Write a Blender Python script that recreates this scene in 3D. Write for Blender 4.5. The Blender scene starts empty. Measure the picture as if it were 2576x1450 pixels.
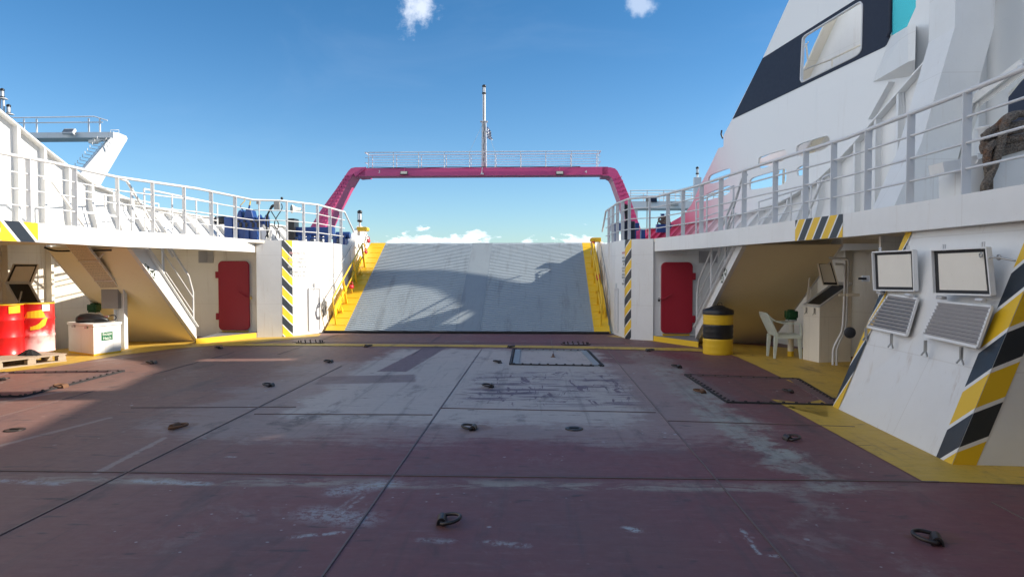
import bpy, bmesh, math, random
from mathutils import Vector, Matrix
from mathutils.geometry import tessellate_polygon
R = math.radians
random.seed(7)
scene = bpy.context.scene
COL = scene.collection

# ------------------------------------------------------------------ camera
F = 1717.0; YAW = R(2.2); PITCH = R(1.67); CH = 1.65
cd = bpy.data.cameras.new("camera"); cam = bpy.data.objects.new("camera", cd); COL.objects.link(cam)
cam.location = (0, 0, CH); cam.rotation_euler = (R(90) - PITCH, 0, YAW)
cd.sensor_width = 36; cd.lens = 36 * F / 2576.0; cd.clip_start = 0.05; cd.clip_end = 20000
scene.camera = cam
# ------------------------------------------------------------------ light
SUN_AZ = 84.0; SUN_EL = 28.5
sd = bpy.data.lights.new("sun", 'SUN'); sd.energy = 5.0; sd.angle = R(0.6); sd.color = (1.0, 0.90, 0.76)
sun = bpy.data.objects.new("sun", sd); COL.objects.link(sun)
sv = Vector((math.cos(R(SUN_EL)) * math.sin(R(SUN_AZ)), math.cos(R(SUN_EL)) * math.cos(R(SUN_AZ)), math.sin(R(SUN_EL))))
sun.rotation_euler = sv.to_track_quat('Z', 'Y').to_euler(); sun.location = (20, 0, 20)
scene.view_settings.view_transform = 'Standard'; scene.view_settings.look = 'None'
scene.view_settings.exposure = 0.72; scene.view_settings.gamma = 1
scene.render.resolution_x = 1024; scene.render.resolution_y = 576
try: scene.cycles.max_bounces = 8
except Exception: pass


# ------------------------------------------------------------------ node helpers
class NT:
    def __init__(s, tree): s.t = tree; s.n = tree.nodes; s.l = tree.links
    def new(s, typ, **k):
        x = s.n.new(typ)
        for a, b in k.items(): setattr(x, a, b)
        return x
    def put(s, sock, v):
        if v is None: return
        if isinstance(v, bpy.types.NodeSocket): s.l.new(v, sock)
        else:
            if isinstance(v, (tuple, list)) and len(v) == 3 and sock.type == 'RGBA': v = (*v, 1)
            sock.default_value = v
    def m(s, op, a, b=None, c=None, clamp=False):
        x = s.new('ShaderNodeMath', operation=op); x.use_clamp = clamp
        s.put(x.inputs[0], a); s.put(x.inputs[1], b)
        if c is not None: s.put(x.inputs[2], c)
        return x.outputs[0]
    def mix(s, f, a, b, bt='MIX'):
        x = s.new('ShaderNodeMix', data_type='RGBA', blend_type=bt)
        s.put(x.inputs[0], f); s.put(x.inputs[6], a); s.put(x.inputs[7], b)
        return x.outputs[2]
    def ss(s, v, a, b):  # smooth ramp a->b to 0->1
        x = s.new('ShaderNodeMapRange', interpolation_type='SMOOTHSTEP')
        s.put(x.inputs[0], v); x.inputs[1].default_value = a; x.inputs[2].default_value = b
        x.inputs[3].default_value = 0; x.inputs[4].default_value = 1
        if a > b:
            x.inputs[1].default_value = b; x.inputs[2].default_value = a
            x.inputs[3].default_value = 1; x.inputs[4].default_value = 0
        return x.outputs[0]
    def noise(s, vec, scale, detail=4, rough=0.6, dist=0.0, sx=None):
        if sx is not None:
            mp = s.new('ShaderNodeMapping'); s.put(mp.inputs[0], vec); mp.inputs[3].default_value = sx; vec = mp.outputs[0]
        x = s.new('ShaderNodeTexNoise'); s.put(x.inputs['Vector'], vec)
        x.inputs['Scale'].default_value = scale; x.inputs['Detail'].default_value = detail
        x.inputs['Roughness'].default_value = rough; x.inputs['Distortion'].default_value = dist
        return x.outputs[0]
    def sep(s, vec):
        x = s.new('ShaderNodeSeparateXYZ'); s.put(x.inputs[0], vec); return x.outputs
    def bump(s, h, strength=0.2, dist=0.02):
        x = s.new('ShaderNodeBump'); x.inputs['Strength'].default_value = strength; x.inputs['Distance'].default_value = dist
        s.put(x.inputs['Height'], h); return x.outputs[0]


def newmat(name):
    m = bpy.data.materials.new(name); m.use_nodes = True
    nt = NT(m.node_tree); nt.n.clear()
    b = nt.new('ShaderNodeBsdfPrincipled'); o = nt.new('ShaderNodeOutputMaterial'); nt.l.new(b.outputs[0], o.inputs[0])
    g = nt.new('ShaderNodeNewGeometry')
    return m, nt, b, g.outputs['Position']


def paint(name, col, rough=0.45, dirt=0.25, dirtcol=(0.30, 0.24, 0.17), metal=0.0, scale=1.0, rust=0.0, bump=0.15, streak=True, weld=False):
    m, nt, b, P = newmat(name)
    n1 = nt.noise(P, 1.3 * scale, 5, 0.65)
    n2 = nt.noise(P, 14 * scale, 4, 0.7)
    c = nt.mix(nt.m('MULTIPLY', nt.ss(n1, 0.35, 0.75), dirt), col, tuple(x * 0.80 + dirtcol[i] * 0.12 for i, x in enumerate(col)))
    if streak:
        st = nt.noise(P, 7 * scale, 5, 0.7, sx=(1, 1, 0.08))
        c = nt.mix(nt.m('MULTIPLY', nt.ss(st, 0.60, 0.80), dirt * 0.8), c, dirtcol)
    c = nt.mix(nt.m('MULTIPLY', nt.ss(n2, 0.62, 0.78), dirt * 0.5), c, dirtcol)
    if rust > 0:
        r = nt.noise(P, 9 * scale, 6, 0.75)
        c = nt.mix(nt.m('MULTIPLY', nt.ss(r, 0.66, 0.74), rust), c, (0.20, 0.075, 0.025))
    nt.put(b.inputs['Base Color'], c)
    nt.put(b.inputs['Roughness'], nt.m('ADD', rough - 0.08, nt.m('MULTIPLY', n2, 0.22)))
    b.inputs['Metallic'].default_value = metal
    h = nt.m('ADD', nt.m('MULTIPLY', n1, 1.0), nt.m('MULTIPLY', n2, 0.12))
    if weld:
        sp_ = nt.sep(P); cb = nt.new('ShaderNodeCombineXYZ'); nt.put(cb.inputs[0], nt.m('ADD', sp_[0], sp_[1])); nt.put(cb.inputs[1], nt.m('ADD', sp_[2], 0.37))
        br = nt.new('ShaderNodeTexBrick'); nt.put(br.inputs['Vector'], cb.outputs[0]); br.inputs['Scale'].default_value = 1; br.inputs['Brick Width'].default_value = 2.3; br.inputs['Row Height'].default_value = 1.17; br.inputs['Mortar Size'].default_value = 0.007; br.inputs['Mortar Smooth'].default_value = 0.4
        h = nt.m('ADD', h, nt.m('MULTIPLY', br.outputs['Fac'], 0.7))
        big = nt.noise(P, 2.4, 2, 0.4); h = nt.m('ADD', h, nt.m('MULTIPLY', big, 1.6))
        vs_ = nt.noise(P, 5.5, 6, 0.75, sx=(1, 1, 0.05)); rp_ = nt.noise(P, 1.1, 3, 0.6)
        c = nt.mix(nt.m('MULTIPLY', nt.ss(vs_, 0.57, 0.72), nt.m('MULTIPLY', nt.ss(rp_, 0.40, 0.60), 0.5)), c, (0.36, 0.22, 0.11))
        c = nt.mix(nt.m('MULTIPLY', br.outputs['Fac'], 0.16), c, (0.3, 0.24, 0.18))
        nt.put(b.inputs['Base Color'], c)
    nt.put(b.inputs['Normal'], nt.bump(h, bump, 0.02))
    return m


M = {}
M['white'] = paint('white_paint', (0.78, 0.78, 0.765), 0.42, 0.40, (0.42, 0.33, 0.22), rust=0.2, weld=True)
M['white2'] = paint('white_rail_paint', (0.66, 0.665, 0.67), 0.4, 0.25, (0.40, 0.30, 0.2), rust=0.25)
M['cream'] = paint('cream_paint', (0.82, 0.77, 0.67), 0.5, 0.40, (0.40, 0.30, 0.19), rust=0.2, weld=True)
M['stairyellow'] = paint('soffit_paint_with_bounce', (0.88, 0.78, 0.54), 0.45, 0.2, (0.3, 0.2, 0.1))  # cream-yellow soffit paint, lightened to stand in for missing bounce light
M['yellow'] = paint('yellow_paint', (0.80, 0.50, 0.02), 0.4, 0.30, (0.30, 0.19, 0.05), rust=0.15)
M['navy'] = paint('navy_paint', (0.004, 0.009, 0.028), 0.55, 0.25, (0.05, 0.06, 0.07))
M['hazblack'] = paint('dark_stripe_paint', (0.018, 0.026, 0.038), 0.35, 0.3, (0.08, 0.08, 0.08))
M['pink'] = paint('pink_paint', (0.52, 0.065, 0.19), 0.38, 0.2, (0.3, 0.05, 0.1))
M['red'] = paint('red_door_paint', (0.33, 0.006, 0.022), 0.42, 0.3, (0.16, 0.01, 0.02))
M['drumred'] = paint('drum_red_paint', (0.70, 0.012, 0.012), 0.28, 0.2, (0.3, 0.02, 0.02), streak=False)
M['blue'] = paint('blue_machine_paint', (0.008, 0.05, 0.21), 0.35, 0.35, (0.05, 0.05, 0.06))
M['green'] = paint('green_paint', (0.01, 0.085, 0.03), 0.45, 0.3, (0.05, 0.06, 0.03))
M['black'] = paint('black_plastic', (0.012, 0.012, 0.014), 0.35, 0.3, (0.06, 0.06, 0.06))
M['rubber'] = paint('black_rubber', (0.02, 0.02, 0.022), 0.7, 0.4, (0.07, 0.07, 0.07))
M['greymetal'] = paint('galvanised_metal', (0.42, 0.42, 0.41), 0.35, 0.4, (0.2, 0.16, 0.12), metal=0.7)
M['steel'] = paint('dark_forged_steel', (0.07, 0.06, 0.055), 0.4, 0.6, (0.12, 0.05, 0.02), metal=0.6, scale=4, rust=0.5)
M['rust'] = paint('rusty_steel', (0.16, 0.075, 0.035), 0.75, 0.7, (0.09, 0.04, 0.02), scale=4, rust=0.6)
M['greybox'] = paint('grey_box_paint', (0.33, 0.32, 0.30), 0.45, 0.2)
M['lens'] = paint('lantern_glass', (0.75, 0.78, 0.8), 0.1, 0.05)
M['redlamp'] = paint('red_lamp_plastic', (0.60, 0.01, 0.03), 0.3, 0.2, (0.3, 0.0, 0.0))
M['signwhite'] = paint('sign_white', (0.80, 0.82, 0.76), 0.4, 0.1)
M['signgreen'] = paint('sign_green', (0.012, 0.13, 0.055), 0.4, 0.1)
M['signdark'] = paint('sign_dark', (0.04, 0.055, 0.045), 0.4, 0.2)
M['faint'] = paint('faint_grey_lettering', (0.42, 0.43, 0.42), 0.5, 0.1)
M['faintred'] = paint('faint_red_lettering', (0.66, 0.33, 0.33), 0.5, 0.1)
M['chair'] = paint('pale_green_plastic', (0.62, 0.68, 0.62), 0.4, 0.3, (0.3, 0.3, 0.25))
M['flagblue'] = paint('flag_blue', (0.02, 0.06, 0.26), 0.8, 0.1)
M['louvre'] = paint('louvre_grey', (0.47, 0.46, 0.47), 0.4, 0.4, (0.2, 0.15, 0.12))
M['floodglass'] = paint('floodlight_glass', (0.42, 0.42, 0.38), 0.15, 0.2)
M['gravel'] = paint('dark_cinders', (0.02, 0.022, 0.024), 0.9, 0.6, (0.05, 0.05, 0.05), scale=5)
M['rampgrey'] = paint('blue_grey_deck_paint', (0.29, 0.355, 0.41), 0.42, 0.45, (0.12, 0.12, 0.12), rust=0.3, streak=False)
def rampmat(k_=1.0, nm='worn_ramp_paint'):
    m, nt, b, P = newmat(nm); s = nt.sep(P)
    c = nt.mix(nt.noise(P, 1.2, 5, 0.65), tuple(k_ * v for v in (0.27, 0.325, 0.37)), tuple(k_ * v for v in (0.35, 0.405, 0.44)))
    lane = nt.noise(P, 2.6, 4, 0.7, 0.2, sx=(1.6, 0.16, 0.16)); c = nt.mix(nt.m('MULTIPLY', nt.ss(lane, 0.5, 0.72), 0.38), c, (0.14, 0.15, 0.16))
    sc = nt.noise(P, 7, 6, 0.75, 0.3, sx=(1.0, 0.5, 0.5)); c = nt.mix(nt.m('MULTIPLY', nt.ss(sc, 0.63, 0.72), 0.45), c, (0.50, 0.52, 0.52))
    ru = nt.noise(P, 11, 6, 0.8); c = nt.mix(nt.m('MULTIPLY', nt.ss(ru, 0.68, 0.74), 0.6), c, (0.16, 0.07, 0.04))
    nt.put(b.inputs['Base Color'], c); nt.put(b.inputs['Roughness'], nt.m('ADD', 0.42, nt.m('MULTIPLY', sc, 0.25))); nt.put(b.inputs['Normal'], nt.bump(nt.m('ADD', sc, ru), 0.2, 0.01)); return m
M['rampgrey'] = rampmat(); M['rampgrey2'] = rampmat(0.74, 'worn_ramp_strip_paint')
M['kerbtop'] = paint('grey_step_paint', (0.20, 0.21, 0.22), 0.5, 0.4, (0.1, 0.09, 0.08))

# pink that is really brushed out to white along the side plating
def pink_white():
    m, nt, b, P = newmat('pink_fading_to_white_paint')
    s = nt.sep(P)
    n = nt.noise(P, 1.2, 4)
    k = nt.m('ADD', s[1], nt.m('MULTIPLY', nt.m('SUBTRACT', n, 0.5), 0.8))
    k = nt.m('SUBTRACT', k, nt.m('MULTIPLY', s[2], 0.55))
    f = nt.ss(k, 13.6, 19.6)
    f = nt.m('POWER', f, 1.7)
    st = nt.noise(P, 6, 5, 0.7, sx=(1, 1, 0.08))
    w = nt.mix(nt.m('MULTIPLY', nt.ss(st, 0.58, 0.82), 0.22), (0.78, 0.78, 0.77), (0.45, 0.38, 0.30))
    c = nt.mix(f, w, (0.68, 0.07, 0.17))
    nt.put(b.inputs['Base Color'], c); b.inputs['Roughness'].default_value = 0.42
    # plating seams: faint welds
    wv = nt.new('ShaderNodeTexBrick'); mp = nt.new('ShaderNodeMapping'); nt.put(mp.inputs[0], P)
    mp.inputs[2].default_value = (R(90), 0, R(90)); nt.put(wv.inputs['Vector'], mp.outputs[0])
    wv.inputs['Scale'].default_value = 1; wv.inputs['Brick Width'].default_value = 2.6; wv.inputs['Row Height'].default_value = 1.15
    wv.inputs['Mortar Size'].default_value = 0.008; wv.inputs['Mortar Smooth'].default_value = 0.6
    hh = nt.m('ADD', wv.outputs['Fac'], nt.m('MULTIPLY', nt.noise(P, 0.9, 3), 2.0))
    nt.put(b.inputs['Normal'], nt.bump(hh, 0.22, 0.02))
    return m
M['pinkwhite'] = pink_white()

# wood
def wood():
    m, nt, b, P = newmat('weathered_pallet_wood')
    n = nt.noise(P, 6, 6, 0.7, sx=(1, 6, 6)); n2 = nt.noise(P, 3, 3)
    c = nt.mix(n, (0.20, 0.13, 0.08), (0.52, 0.42, 0.30)); c = nt.mix(nt.m('MULTIPLY', n2, 0.5), c, (0.42, 0.38, 0.33))
    nt.put(b.inputs['Base Color'], c); b.inputs['Roughness'].default_value = 0.85
    nt.put(b.inputs['Normal'], nt.bump(n, 0.5, 0.01)); return m
M['wood'] = wood()

def ropemat(name, c1, c2):
    m, nt, b, P = newmat(name)
    v = nt.new('ShaderNodeTexVoronoi'); nt.put(v.inputs['Vector'], P); v.inputs['Scale'].default_value = 55
    n = nt.noise(P, 5, 4)
    c = nt.mix(v.outputs['Distance'], c1, c2); c = nt.mix(nt.ss(n, 0.5, 0.75), c, (0.22, 0.10, 0.045))
    nt.put(b.inputs['Base Color'], c); b.inputs['Roughness'].default_value = 0.95
    nt.put(b.inputs['Normal'], nt.bump(v.outputs['Distance'], 1.0, 0.02)); return m
M['rope'] = ropemat('braided_rope', (0.10, 0.08, 0.065), (0.26, 0.22, 0.18))

def sprayed():
    m, nt, b, P = newmat('sun_bleached_drum_paint')
    s = nt.sep(P); n = nt.noise(P, 3.0, 4, 0.6); n2 = nt.noise(P, 12, 4)
    low = nt.ss(s[2], 0.75, 0.22)
    f = nt.m('MULTIPLY', nt.ss(nt.m('ADD', n, nt.m('MULTIPLY', low, 0.34)), 0.58, 0.85), 0.85)
    c = nt.mix(f, (0.62, 0.02, 0.02), (0.80, 0.62, 0.60))
    g = nt.ss(nt.noise(P, 2.2, 3), 0.52, 0.7); c = nt.mix(nt.m('MULTIPLY', g, 0.35), c, (0.42, 0.2, 0.17))
    nt.put(b.inputs['Base Color'], c); b.inputs['Roughness'].default_value = 0.4; return m
M['sprayed'] = sprayed()

def perforated():
    m, nt, b, P = newmat('perforated_tray_metal')
    v = nt.new('ShaderNodeTexVoronoi'); nt.put(v.inputs['Vector'], P); v.inputs['Scale'].default_value = 34
    v.inputs['Randomness'].default_value = 0.15
    f = nt.ss(v.outputs['Distance'], 0.36, 0.28)
    c = nt.mix(f, (0.60, 0.50, 0.36), (0.09, 0.065, 0.04)); nt.put(b.inputs['Base Color'], c); b.inputs['Roughness'].default_value = 0.6
    return m
M['perf'] = perforated()

mg = bpy.data.materials.new('tinted_cyan_glass'); mg.use_nodes = True
_b = mg.node_tree.nodes['Principled BSDF']; _b.inputs['Base Color'].default_value = (0.10, 0.62, 0.75, 1)
_b.inputs['Roughness'].default_value = 0.05; _b.inputs['Transmission Weight'].default_value = 0.85; _b.inputs['IOR'].default_value = 1.05
M['cyan'] = mg
mg = bpy.data.materials.new('dark_window_glass'); mg.use_nodes = True
_b = mg.node_tree.nodes['Principled BSDF']; _b.inputs['Base Color'].default_value = (0.02, 0.05, 0.09, 1); _b.inputs['Roughness'].default_value = 0.08
M['darkglass'] = mg


# ------------------------------------------------------------------ picture point -> world point
CAMP = Vector((0, 0, CH))
_f = Vector((-math.sin(YAW) * math.cos(PITCH), math.cos(YAW) * math.cos(PITCH), -math.sin(PITCH)))
_r = Vector((math.cos(YAW), math.sin(YAW), 0)); _u = _r.cross(_f)
def ray(px, py): return _f + _r * ((px - 1288) / F) + _u * ((725 - py) / F)
def Pz(px, py, z=0.0): d = ray(px, py); return CAMP + d * ((z - CH) / d.z)
def Py(px, py, Y): d = ray(px, py); return CAMP + d * (Y / d.y)
def Px(px, py, X): d = ray(px, py); return CAMP + d * (X / d.x)
def Pn(px, py, p0, n): d = ray(px, py); n = Vector(n); return CAMP + d * ((Vector(p0) - CAMP).dot(n) / d.dot(n))
def Pl(px, py, a, b): return Pn(px, py, (a[0], a[1], 0), (b[1] - a[1], a[0] - b[0], 0))

# ------------------------------------------------------------------ mesh builder
class MB:
    def __init__(s): s.v = []; s.f = []; s.mi = []; s.sm = []; s.cuts = []
    def cut(s): s.cuts.append((len(s.v), len(s.f))); return s
    def add(s, vs, fs, mi=0, sm=False):
        o = len(s.v); s.v += [Vector(v) for v in vs]
        for f in fs: s.f.append([i + o for i in f]); s.mi.append(mi); s.sm.append(sm)
        return s
    def poly(s, pts, mi=0): return s.add(pts, [list(range(len(pts)))], mi)
    def hexa(s, b, t, mi=0):  # bottom loop, top loop
        n = len(b); fs = [list(range(n))[::-1], [i + n for i in range(n)]]
        fs += [[i, (i + 1) % n, (i + 1) % n + n, i + n] for i in range(n)]
        return s.add(list(b) + list(t), fs, mi)
    def box(s, c, d, rot=None, mi=0, z0=False):
        x, y, z = d[0] / 2, d[1] / 2, d[2] / 2
        vs = [Vector(p) for p in ((-x, -y, -z), (x, -y, -z), (x, y, -z), (-x, y, -z), (-x, -y, z), (x, -y, z), (x, y, z), (-x, y, z))]
        c = Vector(c)
        if z0: c = c + Vector((0, 0, z))
        if rot is not None:
            if not isinstance(rot, Matrix): rot = Matrix.Rotation(rot, 3, 'Z')
            vs = [rot @ v for v in vs]
        return s.add([v + c for v in vs], [(3, 2, 1, 0), (4, 5, 6, 7), (0, 1, 5, 4), (1, 2, 6, 5), (2, 3, 7, 6), (3, 0, 4, 7)], mi)
    def beam(s, a, b, w, h, up=(0, 0, 1), mi=0):  # rectangular bar: w across, h along up
        a = Vector(a); b = Vector(b); t = (b - a).normalized(); up = Vector(up)
        sd_ = t.cross(up)
        if sd_.length < 1e-4: sd_ = t.cross(Vector((1, 0, 0)))
        sd_.normalize(); u2 = sd_.cross(t).normalized()
        q = [(-w / 2, -h / 2), (w / 2, -h / 2), (w / 2, h / 2), (-w / 2, h / 2)]
        A = [a + sd_ * x + u2 * y for x, y in q]; B = [b + sd_ * x + u2 * y for x, y in q]
        return s.hexa(A, B, mi)
    def prism(s, pts, ext, mi=0):
        e = Vector(ext); return s.hexa([Vector(p) for p in pts], [Vector(p) + e for p in pts], mi)
    def tube(s, path, r, n=8, mi=0, closed=False, sm=True):
        path = [Vector(p) for p in path]; N = len(path); rings = []
        prev = None
        for i, p in enumerate(path):
            if closed: t = (path[(i + 1) % N] - path[i - 1])
            else: t = path[min(i + 1, N - 1)] - path[max(i - 1, 0)]
            if t.length < 1e-9: t = Vector((0, 0, 1))
            t.normalize()
            if prev is None:
                a = Vector((0, 0, 1)) if abs(t.z) < 0.9 else Vector((1, 0, 0)); u = t.cross(a).normalized()
            else:
                u = (prev - t * prev.dot(t))
                if u.length < 1e-5: u = t.orthogonal()
                u.normalize()
            prev = u; w = t.cross(u)
            rr = r[i] if isinstance(r, (list, tuple)) else r
            rings.append([p + (u * math.cos(2 * math.pi * k / n) + w * math.sin(2 * math.pi * k / n)) * rr for k in range(n)])
        vs = [v for rg in rings for v in rg]; fs = []
        for i in range(N if closed else N - 1):
            j = (i + 1) % N
            for k in range(n): fs.append([i * n + k, i * n + (k + 1) % n, j * n + (k + 1) % n, j * n + k])
        s.add(vs, fs, mi, sm)
        if not closed: s.add(rings[0], [list(range(n))[::-1]], mi); s.add(rings[-1], [list(range(n))], mi)
        return s
    def lathe(s, prof, c, n=24, mi=0, axis='Z', sm=True, tilt=None):
        c = Vector(c); vs = []
        for r, h in prof:
            for k in range(n):
                a = 2 * math.pi * k / n; p = Vector((r * math.cos(a), r * math.sin(a), h))
                if axis == 'X': p = Vector((p.z, p.x, p.y))
                if axis == 'Y': p = Vector((p.x, p.z, p.y))
                if tilt is not None: p = tilt @ p
                vs.append(p + c)
        fs = []
        for i in range(len(prof) - 1):
            for k in range(n): fs.append([i * n + k, i * n + (k + 1) % n, (i + 1) * n + (k + 1) % n, (i + 1) * n + k])
        s.add(vs, fs, mi, sm)
        m = len(prof)
        if prof[0][0] > 1e-6: s.add(vs[:n], [list(range(n))[::-1]], mi)
        if prof[-1][0] > 1e-6: s.add(vs[(m - 1) * n:], [list(range(n))], mi)
        return s
    def ring(s, c, rx, ry, r, n=24, k=8, mi=0, u=(1, 0, 0), v=(0, 1, 0)):
        c = Vector(c); u = Vector(u); v = Vector(v)
        return s.tube([c + u * (rx * math.cos(2 * math.pi * i / n)) + v * (ry * math.sin(2 * math.pi * i / n)) for i in range(n)], r, k, mi, True)
    def plate(s, loops, nrm, th, mi=0):  # planar polygon with holes, thickness th along nrm
        nrm = Vector(nrm).normalized(); loops = [[Vector(p) for p in lp] for lp in loops]
        tris = tessellate_polygon(loops); flat = [p for lp in loops for p in lp]; n = len(flat)
        vs = flat + [p + nrm * th for p in flat]; fs = []
        for t in tris: fs.append(list(t)); fs.append([i + n for i in t][::-1])
        o = 0
        for lp in loops:
            L = len(lp)
            for i in range(L): a = o + i; b_ = o + (i + 1) % L; fs.append([a, b_, b_ + n, a + n])
            o += L
        return s.add(vs, fs, mi)
    def build(s, name, mat, parent=None, bevel=0.0, weld=True):
        if s.cuts:
            last = None; v0 = f0 = 0; cs = s.cuts
            if cs[-1] != (len(s.v), len(s.f)): cs = cs + [(len(s.v), len(s.f))]
            for v1, f1 in cs:
                m_ = MB(); m_.v = s.v[v0:v1]; m_.f = [[i - v0 for i in f] for f in s.f[f0:f1]]; m_.mi = s.mi[f0:f1]; m_.sm = s.sm[f0:f1]
                if m_.f: last = m_.build(name, mat, parent, bevel)
                v0, f0 = v1, f1
            return last
        me = bpy.data.meshes.new(name); org = ORG.get(parent.name, Vector()) if parent else Vector()
        me.from_pydata([tuple(v - org) for v in s.v], [], s.f)
        mats = mat if isinstance(mat, (list, tuple)) else [mat]
        for m in mats: me.materials.append(M[m] if isinstance(m, str) else m)
        me.polygons.foreach_set('material_index', s.mi); me.polygons.foreach_set('use_smooth', s.sm)
        bm = bmesh.new(); bm.from_mesh(me); bmesh.ops.recalc_face_normals(bm, faces=bm.faces); bm.to_mesh(me); bm.free()
        me.update()
        o = bpy.data.objects.new(name, me); COL.objects.link(o)
        if parent: o.parent = parent; ORG[o.name] = org
        else: ORG[o.name] = Vector()
        if bevel > 0:
            b = o.modifiers.new('bevel', 'BEVEL'); b.width = bevel; b.segments = 2; b.limit_method = 'ANGLE'; b.angle_limit = R(40)
        return o
ORG = {}
def thing(name, loc, label, cat, group=None):
    o = bpy.data.objects.new(name, None); COL.objects.link(o); o.location = loc; o.empty_display_size = 0.2
    ORG[o.name] = Vector(loc); o['label'] = label; o['category'] = cat
    if group: o['group'] = group
    return o
def tag(o, label, cat, group=None):
    o['label'] = label; o['category'] = cat
    if group: o['group'] = group
    return o
def struct(o): o['kind'] = 'structure'; return o
def smoothpath(pts, k=6):
    pts = [Vector(p) for p in pts]; out = []
    for i in range(len(pts) - 1):
        p0 = pts[max(i - 1, 0)]; p1 = pts[i]; p2 = pts[i + 1]; p3 = pts[min(i + 2, len(pts) - 1)]
        for j in range(k):
            t = j / k; out.append(0.5 * ((2 * p1) + (p2 - p0) * t + (2 * p0 - 5 * p1 + 4 * p2 - p3) * t * t + (3 * p1 - p0 - 3 * p2 + p3) * t ** 3))
    out.append(pts[-1]); return out
def bil(q, u, v): return (q[0] * (1 - u) * (1 - v) + q[1] * u * (1 - v) + q[2] * u * v + q[3] * (1 - u) * v)
def clip01(poly, ax):
    for lo in (True, False):
        out = []
        for i in range(len(poly)):
            a = poly[i]; b = poly[(i + 1) % len(poly)]
            ia = a[ax] >= 0 if lo else a[ax] <= 1; ib = b[ax] >= 0 if lo else b[ax] <= 1
            if ia: out.append(a)
            if ia != ib:
                t = ((0 if lo else 1) - a[ax]) / (b[ax] - a[ax]); out.append((a[0] + (b[0] - a[0]) * t, a[1] + (b[1] - a[1]) * t))
        poly = out
        if len(poly) < 3: return []
    return poly
def hazard(mb, q, n, slant, phase=0.0, wf=0.16, off=None, along='u', flip=False):
    """painted stripes on quad q; slots 0 white 1 yellow 2 dark; stripes repeat along 'along', slanted by slant periods"""
    q = [Vector(p) for p in q]; nrm = (q[1] - q[0]).cross(q[3] - q[0]).normalized() * (off if off else 0.003)
    per = 1.0 / n
    for k in range(-8, int(2 * n) + 10):
        a = (k / 2 + phase) * per
        for (lo, hi, mi) in ((a, a + per / 2 * (1 - wf), 1 if (k % 2 == 0) != flip else 2), (a + per / 2 * (1 - wf), a + per / 2, 0)):
            P4 = [(lo, 0), (hi, 0), (hi + slant * per, 1), (lo + slant * per, 1)]
            if along == 'v': P4 = [(b, a_) for a_, b in P4]
            c = clip01(P4, 0)
            if c: c = clip01(c, 1)
            if c and len(c) >= 3: mb.poly([bil(q, u, v) + nrm for u, v in c], mi)
    return mb
HZ = ['white', 'yellow', 'hazblack']
def textmesh(name, body, loc, xdir, updir, size, mat, parent, ext=0.002, align='CENTER'):
    cu = bpy.data.curves.new(name, 'FONT'); cu.body = body; cu.size = size; cu.extrude = ext; cu.align_x = align; cu.align_y = 'CENTER'
    tmp = bpy.data.objects.new(name + '_tmp', cu); COL.objects.link(tmp)
    dg = bpy.context.evaluated_depsgraph_get(); me = bpy.data.meshes.new_from_object(tmp.evaluated_get(dg)); bpy.data.objects.remove(tmp)
    x = Vector(xdir).normalized(); u = Vector(updir).normalized(); z = x.cross(u).normalized(); u = z.cross(x)
    mt = Matrix((x, u, z)).transposed().to_4x4(); org = ORG.get(parent.name, Vector()); mt.translation = Vector(loc) - org
    me.transform(mt); me.materials.clear(); me.materials.append(M[mat])
    o = bpy.data.objects.new(name, me); COL.objects.link(o); o.parent = parent; ORG[o.name] = org; return o

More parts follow.
